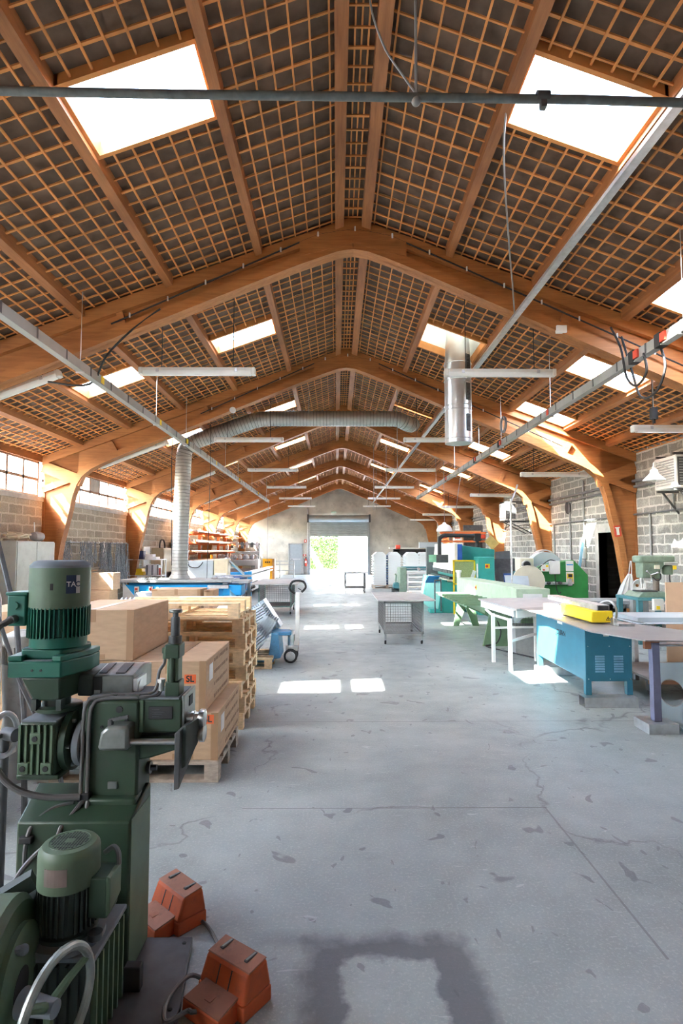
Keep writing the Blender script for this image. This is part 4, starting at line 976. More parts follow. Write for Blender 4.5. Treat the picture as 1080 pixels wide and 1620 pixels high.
# blue folding machine with long plate
t = thing('folding_machine', 'blue sheet metal machine with louvres and yellow guard right of the aisle', 'machine', (2.92,6.9,0))
bd = MB()
bd.hexa([(2.66,6.15,.25),(3.16,6.15,.25),(3.16,7.75,.25),(2.70,7.75,.25)],[(2.66,6.15,.84),(3.17,6.15,.84),(3.17,7.75,.84),(2.70,7.75,.84)])
bd.build('cabinet', M_jblue, t, .008)
for x0, x1, y0 in ((2.66,2.72,6.15),(3.10,3.16,6.15),(2.70,2.76,7.69),(3.10,3.16,7.69)): MB().box(x0,x1,y0,y0+.06,.108,.26).build('leg', M_jblue, t)
for x0 in (2.765,2.965):
    lv = MB()
    for k in range(7): lv.prism([(6.15,.345+k*.026),(6.142,.347+k*.026),(6.146,.362+k*.026),(6.15,.365+k*.026)], 'x', x0, x0+.10)
    lv.build('louvre', M_ltblue, t)
sc = MB()
for x in (2.69,2.92,3.14):
    for z in (.275,.62): sc.cyl((x,6.146,z),(x,6.152,z),.006,n=8)
sc.build('screw', M_galv, t)
MB().box(2.86,2.92,6.146,6.15,.725,.77).build('rating_plate', M_offwhite, t)
MB().box(2.676,2.684,6.75,6.95,.765,.80).build('side_plate', M_offwhite, t)
a = math.atan2(-.04, 1.6)
text('JOUANEL', .088, M_ink, t, (2.672,6.80,.665), (PI/2,0,-PI/2+math.atan(.04/1.6)), bold=.001)
MB().prism([(2.50,7.80),(2.55,7.2),(2.48,5.62),(2.72,5.05),(3.20,5.0),(3.46,5.62),(3.18,6.2),(3.17,7.98),(2.95,8.02)], 'z', .845, .857).build('table_plate', mat('plate_warm', (.29,.285,.28), .5, .3, var=.12, scale=3), t)
gd = MB().box(2.72,2.95,6.10,6.95,.875,1.0).build('guard', M_yellow, t, .012)
MB().add([(2.87,6.098,.90),(2.92,6.098,.90),(2.895,6.098,.945)],[(0,1,2)]).build('warning_triangle', M_ink, gd)
MB().add([(2.879,6.0965,.905),(2.911,6.0965,.905),(2.895,6.0965,.934)],[(0,1,2)]).build('warning_fill', M_yellow, gd)
MB().box(2.891,2.899,6.0945,6.0960,.909,.924).build('warning_mark', M_ink, gd)
MB().box(2.74,2.93,6.95,7.6,.86,.95).build('rear_block', M_white, t, .01)
hb = MB().box(2.79,2.92,6.12,7.55,1.003,1.06).build('profile_bar', M_galv, t)
MB().box(2.80,2.91,6.116,6.121,1.008,1.052).build('open_end', M_black, hb)
MB().tube(smooth([(2.98,6.2,.87),(3.03,6.2,.92),(3.04,6.22,1.02),(3.0,6.28,1.09),(2.95,6.4,1.05),(2.94,6.5,.95)]), .012, 8).build('lever_loop', M_galv, t)
MB().box(2.92,2.96,6.03,6.11,.855,.93).box(2.93,3.1,5.95,6.06,.857,.885).build('fence', M_galv, t, .004)
MB().box(2.6,2.9,6.35,6.36,.858,.86).build('paper', M_paper, t)
for (x0,x1,y0,y1,lab) in ((2.60,3.16,6.05,6.20,'grey steel channel foot under the near end of the blue machine'),(2.66,3.16,7.6,7.76,'grey steel channel foot under the far end of the blue machine')):
    tag(MB().prism([(y0,0),(y1,0),(y1,.107),(y0,.107),(y0,.102),(y1-.006,.102),(y1-.006,.005),(y0,.005)],'x',x0,x1).box(x0,x1,y0-.004,y0,0,.107).build('channel_foot', M_galv), lab, 'channel')
t = thing('support_post', 'mauve square post carrying the near end of the grey plate', 'post', (2.92,5.3,0))
MB().box(2.895,2.965,5.265,5.335,.09,.80).build('post', M_mauve, t, .004)
MB().box(2.84,2.90,5.28,5.32,.74,.845).box(2.895,2.965,5.265,5.335,.80,.845).build('head_bracket', mat('rust_brown', (.33,.13,.07), .8), t)
MB().prism([(2.80,0),(3.07,0),(3.07,.004),(2.804,.004),(2.804,.086),(3.07,.086),(3.07,.09),(2.80,.09)],'y',5.19,5.45).box(2.80,3.07,5.186,5.19,0,.09).build('base_channel', M_galv, t)
# sheet with a round hole
t = thing('holed_sheet', 'pale blue metal sheet with a round hole leaning behind the mauve post', 'metal sheet', (3.35,5.45,0))
def holed(cx, cz, rr, x0, x1, z0, z1, y0, y1, m, name, par):
    n = 32; mb = MB(); ring = [(cx+rr*math.cos(2*PI*k/n), cz+rr*math.sin(2*PI*k/n)) for k in range(n)]
    def outer(k):
        a = 2*PI*k/n; c, s = math.cos(a), math.sin(a); tt = min(((x1-cx)/c if c > 1e-9 else (x0-cx)/c if c < -1e-9 else 1e9), ((z1-cz)/s if s > 1e-9 else (z0-cz)/s if s < -1e-9 else 1e9)); return (cx+c*tt, cz+s*tt)
    out = [outer(k) for k in range(n)]
    def yy(z): return y0+(y1-y0)*(z-z0)/(z1-z0)
    corners = [(x1,z1),(x0,z1),(x0,z0),(x1,z0)]; used = {}
    for k in range(n):
        p, q, r_, s_ = ring[k], ring[(k+1)%n], out[(k+1)%n], out[k]; poly = [p,s_]
        for c in corners:
            if abs(s_[0]-r_[0]) > 1e-6 and abs(s_[1]-r_[1]) > 1e-6 and ((abs(c[0]-s_[0]) < 1e-6 and abs(c[1]-r_[1]) < 1e-6) or (abs(c[1]-s_[1]) < 1e-6 and abs(c[0]-r_[0]) < 1e-6)): poly.append(c)
        poly += [r_,q]
        A = [(u,yy(v),v) for u,v in poly]; B = [(u,yy(v)+.003,v) for u,v in poly]; m_ = len(A)
        mb.add(A+B, [tuple(range(m_)), tuple(range(2*m_-1,m_-1,-1))]+[(i,(i+1)%m_,m_+(i+1)%m_,m_+i) for i in range(m_)])
    return mb.build(name, m, par)
holed(3.165,.305,.115,3.02,3.75,.012,.57,5.36,5.52, mat('sky_sheet', (.58,.72,.80), .5, .1, var=.08, scale=3), 'sheet', t)
MB().tube([(3.165+.117*math.cos(q*PI/16), 5.36+.16*((.305+.117*math.sin(q*PI/16))-.012)/.558, .305+.117*math.sin(q*PI/16)) for q in range(32)], .004, 5, True).build('hole_rim', M_galv, t)
tag(MB().hexa([(3.16,5.10,0),(3.9,5.02,0),(3.9,5.34,0),(3.16,5.34,0)],[(3.16,5.10,.004),(3.9,5.02,.004),(3.9,5.34,.03),(3.16,5.34,.03)]).build('flat_sheet', MATS['sky_sheet']), 'flat pale blue sheet lying on the floor before the holed sheet', 'metal sheet')
# low dolly
t = thing('low_dolly', 'low wooden dolly with black casters right of the blue machine', 'dolly', (4.0,7.0,0))
MB().box(3.45,4.7,6.35,7.25,.215,.24).build('deck', mat('dolly_top', (.40,.34,.31), .7, var=.15), t)
MB().box(3.45,4.7,6.35,6.38,.17,.215).box(3.45,4.7,7.22,7.25,.17,.215).build('side_board', mat('dolly_wood', (.26,.13,.07), .7), t)
for x, y in ((3.58,6.55),(4.5,6.55),(3.58,7.08),(4.5,7.08)):
    c = MB().box(x-.05,x+.05,y-.05,y+.05,.16,.215).box(x-.045,x-.037,y-.03,y+.03,.06,.17).box(x+.037,x+.045,y-.03,y+.03,.06,.17).build('caster', M_dark, t)
    MB().lathe([(.06,-.025),(.085,-.018),(.085,.018),(.06,.025)], (x,y,.085), (1,0,0)).build('wheel', M_black, c)
# steel table with sheets
t = thing('steel_table', 'grey steel table with bent tube at the right edge of the photo', 'table', (4.3,6.6,0))
MB().box(3.75,5.1,7.2,8.1,.74,.76).build('table_top', M_topgrey, t)
for x in (3.8,5.0):
    for y in (7.32,8.0): MB().box(x,x+.05,y,y+.05,0,.74).build('leg', M_galv, t)
MB().tube(smooth([(3.32,5.95,.02),(3.32,5.95,.60),(3.34,5.95,.655),(3.40,5.95,.67),(4.4,5.95,.67),(4.45,5.95,.65),(4.46,5.95,.02)]), .02, 8).build('tube_rail', M_galv, t)
MB().bar((3.9,5.95,.67),(3.9,7.25,.72),.03,.03).bar((3.35,5.95,.64),(3.8,7.3,.72),.03,.03).build('rail_bracket', M_galv, t)
for i,(q,lab) in enumerate((((3.6,4.7,6.85,7.6,.762,.767),'thin pale sheet lying lowest on the steel table'),((3.7,4.8,6.8,7.5,.769,.774),'thin pale sheet lying in the middle on the steel table'),((3.66,4.6,6.95,7.55,.776,.83),'top folded sheet with raised edge on the steel table'))):
    it('flat_sheet', q, M_sheet, lab, 'metal sheet', 'sheets on the steel table', .002)
tag(MB().hexa([(4.78,8.3,.0),(6.2,8.3,.0),(6.2,8.32,.0),(4.78,8.32,.0)],[(4.98,8.62,1.16),(6.2,8.62,1.16),(6.2,8.64,1.16),(4.98,8.64,1.16)]).build('plywood_panel', mat('fibreboard', (.60,.42,.28), .8, var=.06)), 'large brown fibreboard panel leaning at the right edge', 'panel')
# white table
t = thing('white_table', 'white steel work table with grey top between the machines', 'table', (2.9,8.8,0))
MB().prism([(2.40,9.70),(2.50,7.95),(3.55,8.6),(3.66,9.9)], 'z', .805, .83).build('table_top', mat('table_pale', (.48,.48,.47), .5, .1, var=.1), t, .003)
MB().prism([(2.42,9.6),(2.52,8.0),(2.55,8.02),(2.45,9.6)], 'z', .70, .805).prism([(2.52,8.0),(3.5,8.62),(3.5,8.66),(2.52,8.04)], 'z', .70, .805).build('apron', M_white, t)
for x, y in ((2.32,8.5),(2.38,7.88),(2.98,8.58),(3.42,9.5)): MB().box(x-.025,x+.025,y-.025,y+.025,0,.71 if x < 3.3 else .8).build('leg', M_white, t)
MB().bar((2.38,7.88,.40),(2.98,8.58,.40),.03,.035).bar((2.32,8.5,.5),(2.98,8.58,.5),.03,.03).bar((2.32,8.5,.68),(2.45,9.4,.68),.03,.03).bar((2.38,7.88,.69),(2.32,8.5,.69),.03,.03).build('stretcher', M_white, t)
MB().sheet([(2.50,8.05,.62),(2.66,8.1,.70),(2.66,8.1,.80),(2.48,8.03,.80)], .004).build('hanging_plate', M_grey, t)
t = thing('wire_basket', 'dark wire basket standing under the white table', 'basket', (3.05,9.25,0))
g = MB()
for k in range(9):
    g.box(2.85+.05*k,2.854+.05*k,9.1,9.104,.45,.68); g.box(2.85,3.25,9.1,9.104,.45+.028*k,.454+.028*k)
g.box(2.84,3.26,9.1,9.4,.44,.45).build('mesh', M_dark, t); MB().box(2.84,3.26,9.1,9.4,0,.44).build('stand', M_grey, t)
# pale green roller shear
t = thing('roller_shear', 'long pale green machine with green roller slats right of the aisle', 'machine', (3.0,11.5,0))
MB().hexa([(2.86,13.6,.66),(3.25,13.6,.66),(3.66,10.2,.66),(3.18,10.2,.66)][::-1],[(2.86,13.6,1.0),(3.25,13.6,1.0),(3.66,10.2,.98),(3.18,10.2,.98)][::-1]).build('housing', M_palegreen, t, .02)
MB().box(3.14,3.74,10.0,10.3,.45,.97).build('end_box', M_palegreen, t, .012)
MB().box(3.26,3.60,9.992,10.0,.72,.88).build('label_sheet', M_paper, t)
for k in range(12): MB().bar((2.25,10.1+.26*k,.69),(3.12-.025*k,10.1+.26*k,.69),.035,.035).build('slat', M_midgreen if k < 11 else M_white, t)
MB().bar((2.30,10.05,.655),(2.30,13.1,.655),.03,.03).build('slat_rail', M_midgreen, t)
MB().bar((2.62,10.0,.60),(2.62,13.2,.60),.06,.12).build('beam', M_midgreen, t)
for k in range(7): MB().prism([(2.55,.54),(2.95,.54),(2.95,.40),(2.85,.40)],'y',10.2+.42*k,10.23+.42*k).build('gusset', M_midgreen, t)
for x0, x1, y in ((2.55,3.08,12.5),): MB().prism([(x0,0),(x0+.12,0),(x0+.27,.40),(x0+.42,0),(x0+.56,0),(x0+.42,.62),(x0+.12,.62)],'y',y,y+.05).build('trestle', M_midgreen, t)
MB().hexa([(2.52,9.88,0),(3.10,9.88,0),(3.10,9.93,0),(2.52,9.93,0)],[(2.66,9.88,.64),(2.98,9.88,.64),(2.98,9.93,.64),(2.66,9.93,.64)]).build('leg_plate', M_midgreen, t)
MB().hexa([(3.2,10.1,0),(3.7,10.1,0),(3.7,10.2,0),(3.2,10.2,0)],[(3.3,10.1,.5),(3.6,10.1,.5),(3.6,10.2,.5),(3.3,10.2,.5)]).build('leg_plate', M_midgreen, t)
MB().cyl((2.90,13.55,1.0),(2.90,13.55,1.12),.05).cyl((2.90,13.55,1.12),(2.90,13.55,1.17),.07).build('column_knob', M_white, t)
c = MB().box(2.985,3.05,12.2,12.27,.80,.90).build('switch_box', M_yellow, t, .006); MB().cyl((2.97,12.235,.85),(2.985,12.235,.85),.02,n=10).build('button', M_red, c)
tg = [(2.75,9.9,.5),(2.82,9.86,.25),(2.74,9.84,.06),(2.55,9.8,.012),(2.85,9.1,.012),(3.0,8.8,.012),(3.05,8.55,.012)]
tag(MB().tube(smooth(tg), .011, 6).build('floor_cable', M_cable), 'black cable running from the green leg across the floor', 'cable')
# press brake
t = thing('press_brake', 'teal and cream press brake with yellow guard and black overhead arm', 'press brake', (3.4,16.5,0))
MB().prism([(2.66,0),(3.3,0),(3.3,.80),(2.78,.86)], 'y', 15.05, 18.3).build('lower_beam', M_teal, t, .012)
MB().box(3.25,4.25,15.3,18.3,0,1.55).build('body', M_teal, t, .02)
MB().prism([(3.2,1.55),(4.25,1.5),(4.25,1.66),(3.3,1.78),(3.2,1.76)], 'y', 15.3, 18.3).build('top_cover', M_teal, t, .012)
MB().prism([(3.08,1.05),(3.22,1.05),(3.24,1.80),(3.14,1.84)], 'y', 15.05, 18.2).build('upper_beam', M_creamm, t, .008)
MB().box(3.10,3.28,14.96,15.05,1.0,1.82).build('beam_end', M_creamm, t, .008); MB().box(3.18,3.30,14.94,15.3,1.15,1.80).build('blue_column', mat('ram_blue', (.03,.12,.45), .4), t)
p = MB(); q = MB()
for k in range(14):
    y = 15.1+.22*k; p.box(3.06,3.13,y,y+.16,1.01,1.10); q.box(2.98,3.10,y,y+.14,.87,.93)
p.build('punch_row', M_dark, t); q.build('die_row', M_dark, t)
MB().box(3.07,3.13,15.05,18.2,1.10,1.16).build('clamp_rail', M_offwhite, t); MB().box(2.92,3.16,15.05,18.2,.80,.87).build('die_holder', M_creamm, t)
yg = MB()
for a_ in ((3.02,3.06,.75,1.39),(3.56,3.60,.75,1.39),(3.02,3.60,1.35,1.39),(3.02,3.60,.75,.79)): yg.box(a_[0],a_[1],14.78,14.82,a_[2],a_[3])
yg.box(3.02,3.06,14.78,14.82,0,.75).build('guard_frame', M_yellow, t)
MB().box(3.06,3.56,14.795,14.805,.79,1.35).build('guard_panel', mat('guard_mesh_green', (.30,.36,.16), .6, var=.2, scale=40), t)
MB().bar((3.45,14.7,.80),(3.56,14.7,1.12),.09,.012,(0,1,0)).build('white_strip', M_white, t)
cb = MB().box(3.61,4.02,14.5,15.0,0,1.47).build('switch_cabinet', M_teal, t, .012)
MB().box(3.78,3.90,14.49,14.5,1.18,1.30).build('switch_plate', M_yellow, cb); MB().cyl((3.82,14.47,1.24),(3.82,14.49,1.24),.035,n=12).build('switch_knob', M_red, cb)
MB().box(3.72,3.86,14.492,14.5,.66,.74).build('vent', M_dark, cb); MB().box(3.56,3.6,14.49,14.5,.95,1.3).build('pale_strip', M_white, cb)
MB().tube(smooth([(2.95,16.3,1.3),(2.95,16.3,1.9),(2.98,16.3,2.0),(3.08,16.3,2.06),(3.2,16.3,2.07),(4.0,16.3,2.05)]), .055, 10).box(3.95,4.12,16.2,16.4,1.9,2.12).cyl((4.03,16.3,1.6),(4.03,16.3,2.0),.05).build('overhead_arm', M_black, t)
MB().box(2.70,3.02,15.4,15.5,1.31,1.52).build('control_screen', M_dark, t, .012); MB().box(2.50,2.71,15.42,15.46,1.32,1.52).build('green_flap', mat('flap_green', (.25,.55,.36), .5), t)
MB().tube(smooth([(2.58,15.0,.01),(2.58,15.0,.8),(2.6,15.0,.84),(2.72,15.0,.86),(2.74,15.0,.8),(2.74,15.0,.05)]), .018, 8).build('foot_rail', M_dark, t)
MB().box(2.45,2.8,15.0,15.4,0,.10).build('foot_pedal', M_teal, t, .02)
MB().bar((2.62,15.3,.95),(2.62,15.9,.75),.30,.02).build('blue_cloth', mat('cloth_blue', (.05,.25,.6), .8), t)
# plate rolls in front of the stacked sheets
t = thing('plate_rolls', 'grey green plate rolling machine with stacked pale rolls behind the press brake', 'machine', (3.1,21.6,0))
MB().box(2.35,2.62,21.3,22.1,0,1.0).build('end_stand', M_olive, t, .03)
MB().box(3.75,3.95,21.3,22.1,0,1.0).build('end_stand', M_olive, t, .03)
MB().box(2.5,3.95,21.4,21.9,.88,1.02).build('top_bed', M_teal2, t, .01)
for z in (.18,.36,.54,.72): MB().cyl((2.62,21.5,z),(3.75,21.5,z),.06).build('roll', M_sheetw, t)
MB().box(2.62,3.75,21.3,21.36,.74,.82).build('front_bar', M_white, t)
for x in (2.64,3.66): MB().box(x,x+.05,21.25,21.4,0,.86).build('front_post', M_white if x < 3 else M_dark, t)
MB().lathe([(.14,0),(.15,.1),(.15,.3),(.08,.36)], (2.28,21.5,.28), (0,1,0)).build('motor', M_teal2, t)
MB().box(2.1,2.4,21.5,21.9,0,.2).build('motor_base', M_dark, t); MB().tube([(2.22,21.5,.45),(2.25,21.5,.7),(2.2,21.5,.75)], .03, 8).build('crank', M_olive, t)
MB().bar((2.6,21.38,.95),(3.9,21.38,.93),.06,.03).bar((3.05,21.36,.98),(3.1,21.3,.86),.1,.05).build('clamp_bar', M_galv, t)
# stacked zinc trays
def tray_mesh(w):
    m = MB(); h = .105
    m.prism([(-w/2,0),(w/2,0),(w/2+.03,h*.75),(w/2-.015,h),(-w/2+.015,h),(-w/2-.03,h*.75)], 'y', 0, 1.0)
    m.box(-w/2-.05,-w/2,0,1.0,h*.55,h*.8); m.box(w/2,w/2+.05,0,1.0,h*.55,h*.8); return m
tray = tray_mesh(.52).build('metal_tray', M_sheetw); first = True
def stack(x, y, n, z0, lab, grp, tip=True):
    global first
    for i in range(n):
        o = tray if first else tray.copy()
        if not first: COL.objects.link(o)
        first = False
        o.location = (x, y, z0+.107*i); tag(o, 'pale metal tray in the '+lab, 'metal tray', grp)
    if tip:
        tag(MB().prism([(x-.27,z0+.107*n),(x+.27,z0+.107*n),(x+.12,z0+.107*n+.14),(x-.12,z0+.107*n+.14)], 'y', y, y+1.0).build('tapered_tray', M_sheetw), 'tapered top tray closing the '+lab, 'metal tray', grp)
make_pallet((1.55,24.4,0), M_palold, 'wooden pallet under the tall tray stacks behind the plate rolls', L=1.25, W=.9)
stack(1.86,24.45,12,.145,'left tall stack on the far pallet','trays, left tall stack'); stack(2.48,24.45,12,.145,'right tall stack on the far pallet','trays, right tall stack')
make_pallet((2.85,23.4,0), M_palold, 'wooden pallet under the tray stacks right behind the plate rolls', L=1.7, W=.9)
stack(3.12,23.45,12,.145,'stack behind the plate rolls, left one','trays behind the rolls, left'); stack(3.66,23.45,12,.145,'stack behind the plate rolls, middle one','trays behind the rolls, middle'); stack(4.22,23.45,12,.145,'stack behind the plate rolls, right one','trays behind the rolls, right')
cl = thing('seam_clip_strip', 'blue clip strip down the joint of the left tall tray stacks', 'clip strip', (2.17,24.4,.15))
for k in range(12): MB().box(2.135,2.205,24.41,24.44,.19+.107*k,.24+.107*k).build('clip', M_navy, cl)
MB().box(2.165,2.175,24.43,24.445,.16,1.5).build('strip', M_dark, cl)
t = thing('edge_folder', 'black folding beam with red clamps behind the tray stacks', 'machine', (4,27,0))
MB().box(2.7,5.6,27,27.4,1.32,1.68).build('beam', M_black, t, .02)
for x in (2.75,5.3): MB().box(x,x+.25,27,27.6,0,1.72).build('stand', M_dark, t, .02)
for x, z in ((2.8,1.68),(2.75,1.1),(4.4,1.1)): MB().box(x,x+.22,26.9,27.1,z,z+.2).build('clamp', M_red, t, .03)
MB().box(2.5,3.9,26.95,27.2,1.70,1.76).build('top_plate', M_offwhite, t)
t = thing('hanging_sheet', 'pale blue sheet lying high on a stand left of the press brake', 'metal sheet', (4.0,25.6,0))
MB().box(3.7,4.75,25.5,25.6,1.74,2.0).build('sheet', M_sheet, t); MB().box(4.5,4.6,25.5,25.6,0,1.74).build('stand', M_grey, t)
tag(MB().box(2.95,3.3,18.6,18.8,0,1.75).build('dark_locker', mat('slate', (.12,.13,.14), .6)), 'dark slate panel standing behind the press brake control screen', 'panel')
# orange rack and dome lamp behind the press
t = thing('wall_rack', 'orange rack with loaded arms above the teal press', 'rack', (5.0,20.5,0))
for x in (4.05,5.25): MB().box(x,x+.1,20.4,20.5,0,2.3).build('upright', mat('rack_grey', (.25,.24,.23), .6), t)
for z in (1.92,2.22): MB().box(3.7,5.35,20.3,20.42,z,z+.07).build('arm', M_rack, t)
for x in (3.72,4.2,5.1): MB().box(x,x+.2,20.15,20.32,2.05,2.2).build('clamp', M_red, t, .02)
for k in range(3): tag(MB().box(3.8,5.2,20.43+.08*k,20.49+.08*k,2.295,2.34).build('stock_bar', stock_m[k]), 'bar of stock lying across the orange rack over the press', 'bar', 'bars on the orange rack over the press')
MB().box(4.6,5.3,20.55,20.6,1.2,2.55).build('back_panel', M_dark, t)
t = thing('dome_lamp', 'white dome lamp hanging above the far end of the press brake', 'pendant lamp', (3.8,20,2.4))
MB().lathe([(.28,0),(.27,.08),(.2,.2),(.08,.26),(.04,.32)], (3.8,20,2.30)).build('shade', M_white, t); MB().tube([(3.8,20,2.6),(3.8,20,rz(3.8)+.06)], .008, 6).build('cord', M_cord, t)
# fan heaters
def heater(name, lab, x0, y0, y1, z0, z1):
    t = thing(name, lab, 'heater', (x0,(y0+y1)/2,z0))
    MB().box(x0,x0+.38,y0,y1,z0,z1).build('case', M_white, t, .012)
    f = MB(); k = z0+.06
    while k < z1-.06: f.prism([(x0-.012,k),(x0,k+.03),(x0+.01,k+.03),(x0,k)][::-1],'y',y0+.06,y1-.06); f.box(x0+.06,x0+.32,y0-.008,y0,k,k+.016); k += .05
    f.build('louvre', M_grey, t)
    MB().box(x0+.03,x0+.35,y0-.006,y0-.001,z0+.04,z1-.04).build('grille_back', M_dark, t)
    for z in (z0-.05,z1+.02): MB().box(x0,WR,y0+.05,y0+.09,z,z+.035).build('bracket', M_dark, t); MB().box(x0,WR,y1-.09,y1-.05,z,z+.035).build('bracket', M_dark, t)
    for y in (y0+.07,y1-.07): MB().bar((x0+.1,y,z0-.04),(WR,y,z0-.45),.03,.03).build('strut', M_dark, t)
    return t
heater('fan_heater', 'white fan heater on brackets high on the right wall, farther one', 5.72, 19.2, 19.9, 2.66, 3.25)
heater('fan_heater', 'white fan heater at the top right edge above the enamel lamp', 6.22, 10.3, 11.0, 2.80, 3.40)
t = thing('enamel_lamp', 'white enamel shade lamp on a curved wall arm at the upper right', 'wall lamp', (5.88,10.4,2.9))
MB().tube(smooth([(6.215,10.5,3.16),(6.1,10.47,3.21),(5.92,10.42,3.27),(5.87,10.4,3.25),(5.87,10.4,3.18)]), .014, 8).build('arm', M_white, t)
MB().lathe([(.19,0),(.185,.015),(.10,.10),(.075,.13),(.07,.20),(.03,.23),(.03,.26)], (5.87,10.4,2.93), n=28).build('shade', M_white, t)
MB().ball((5.87,10.4,2.94), .045, 12, 8, (1,1,1.2)).build('bulb', M_offwhite, t)
# pipes and conduits of the right wall
for z, r_, lab in ((3.17,.035,'upper grey pipe running along the right wall'),(3.04,.03,'lower grey pipe running along the right wall'),(2.43,.02,'thin conduit along the right wall above the doorway')):
    tag(MB().cyl((WR-.05,6.0,z),(WR-.05,36,z),r_).build('wall_pipe', mat('pipe_grey', (.20,.21,.22), .5, .3)), lab, 'pipe')
for y, z0, z1, lab in ((11.9,1.35,2.43,'rusty vertical pipe on the right wall beside the drill press'),(17.2,.9,2.43,'vertical pipe on the right wall beside the second post'),(16.0,1.0,3.0,'pale vertical conduit on the right wall left of the doorway'),(15.1,1.2,3.5,'thin vertical conduit nearest the doorway on the right wall'),(11.05,2.45,3.6,'short dark conduit under the roof above the enamel lamp')):
    tag(MB().cyl((WR-.035,y,z0),(WR-.035,y,z1),.022,n=10).build('wall_conduit', M_grey), lab, 'conduit')
t = thing('wall_vent', 'round dark vent hole high in the right block wall', 'vent', (WR,16.1,2.85))
MB().lathe([(.20,0),(.22,.0),(.22,.03),(.19,.03)], (WR,16.1,2.85), (-1,0,0)).build('rim', M_conc2, t); MB().lathe([(.19,0),(.19,.05)], (WR,16.1,2.85), (-1,0,0)).build('opening', M_black, t)
t = thing('wall_switch', 'white switch box on the right wall left of the doorway', 'switch', (WR-.05,15.2,1.6))
MB().box(WR-.09,WR,15.05,15.32,1.42,1.72).build('case', M_white, t, .008); MB().cyl((WR-.12,15.2,1.62),(WR-.09,15.2,1.62),.03,n=10).build('knob', M_offwhite, t)
t = thing('exit_sign', 'red and white sign on the inner face of the post right of the doorway', 'sign', (6.12,12.44,1.95))
s_ = MB().at((6.12,12.335,2.06), 0, -.10).box(-.075,.075,-.006,.004,-.12,.12).build('plate', M_red, t)
MB().at((6.12,12.335,2.06), 0, -.10).box(-.03,.03,-.009,-.006,-.085,.06).box(-.05,.05,-.009,-.006,.06,.085).build('pictogram', M_white, s_)
tag(MB().box(6.31,6.39,12.325,12.345,1.0,1.16).build('warning_label', M_red), 'small red label low on the post beside the white apron', 'sign')
tag(MB().hexa([(6.05,14.7,0),(6.12,14.7,0),(6.12,14.75,0),(6.05,14.75,0)],[(6.52,15.0,2.0),(6.57,15.0,2.0),(6.57,15.05,2.0),(6.52,15.05,2.0)]).build('blue_profile', M_ltblue), 'long pale blue profile leaning on the wall beside the doorway', 'profile')
# apron, wire roll
t = thing('hanging_apron', 'white apron hanging by its strap beside the drill press', 'apron', (6.02,11.75,.5))
N = 16; vs = []; fs = []
for j, (z, w) in enumerate(((1.16,.04),(1.05,.09),(.92,.14),(.75,.19),(.6,.22),(.45,.235))):
    for i in range(N+1):
        u = i/N*2-1; vs.append((6.06-.045*j*.6+u*w, 11.75+.03*math.sin(i*1.3+j*.4)*(.3+.14*j), z))
for j in range(5):
    for i in range(N): a_ = j*(N+1)+i; fs.append((a_,a_+1,a_+N+2,a_+N+1))
o = MB().add(vs, fs).build('cloth', M_fabric, t); so = o.modifiers.new('solid','SOLIDIFY'); so.thickness = .008
MB().tube([(6.03,11.75,1.15),(6.10,11.8,1.42),(6.12,11.8,1.42),(6.09,11.75,1.15)], .009, 6).build('strap', M_fabric, t)
t = thing('wire_roll', 'white roll of wire standing behind the drill press table', 'wire roll', (5.85,11.0,.9))
w_ = MB()
for k in range(7): w_.tube([(5.84+(.12-.013*k)*math.cos(a_*PI/12),11.0+.012*k,.96+(.12-.013*k)*math.sin(a_*PI/12)) for a_ in range(24)], .012, 6, True)
w_.build('wire', M_white, t); MB().box(5.7,6.0,10.98,11.12,0,.835).build('stand', M_grey, t)
# drill press on its stand
t = thing('drill_stand', 'teal angle iron stand carrying the drill press', 'stand', (5.7,10.3,0))
for x in (5.33,6.05):
    for y in (10.05,10.75): MB().box(x-.04,x+.04,y-.04,y+.04,0,.76).build('leg', M_teal2, t)
MB().box(5.28,6.12,10.0,10.8,.76,.81).build('stand_top', M_teal2, t, .004)
MB().box(5.3,6.08,10.02,10.06,.40,.46).box(5.3,6.08,10.74,10.78,.40,.46).box(5.30,5.34,10.05,10.75,.40,.46).box(6.04,6.08,10.05,10.75,.4,.46).build('stretcher', M_teal2, t)
c = MB().box(5.50,5.68,9.90,9.97,.60,.80).build('switch_box', M_offwhite, t, .01); MB().box(5.545,5.60,9.885,9.90,.62,.68).build('button_plate', M_yellow, c)
t = thing('drill_press', 'green bench drill press with belt housing on the teal stand', 'drill press', (5.72,10.4,.81))
MB().prism([(5.36,.81),(6.0,.81),(5.97,.86),(5.92,.90),(5.45,.90),(5.40,.86)], 'y', 10.12, 10.65).build('base', M_olive, t, .01)
MB().box(5.42,5.72,10.15,10.45,.90,.925).build('base_pad', M_dark, t)
MB().cyl((5.86,10.45,.90),(5.86,10.45,1.12),.055).build('column', mat('column_brown', (.30,.24,.20), .35, .6), t)
MB().box(5.79,5.93,10.38,10.52,1.12,1.22).cyl((5.86,10.45,1.12),(5.86,10.45,1.4),.075).build('collar', M_olive, t, .01)
MB().hexa([(5.53,10.30,1.14),(5.72,10.30,1.14),(5.72,10.52,1.14),(5.53,10.52,1.14)],[(5.53,10.28,1.42),(5.98,10.28,1.42),(5.98,10.54,1.42),(5.53,10.54,1.42)]).build('head', M_olive, t, .015)
lid = MB()
pr = [(5.50+.0,10.26),(5.45,10.32),(5.44,10.42),(5.46,10.5),(5.52,10.56),(6.1,10.56),(6.16,10.48),(6.16,10.34),(6.1,10.26)]
lid.prism(pr, 'z', 1.42, 1.55).build('belt_housing', M_olive, t, .03)
MB().box(5.92,6.16,10.24,10.4,1.375,1.43).build('grey_cover', M_lock, t, .008)
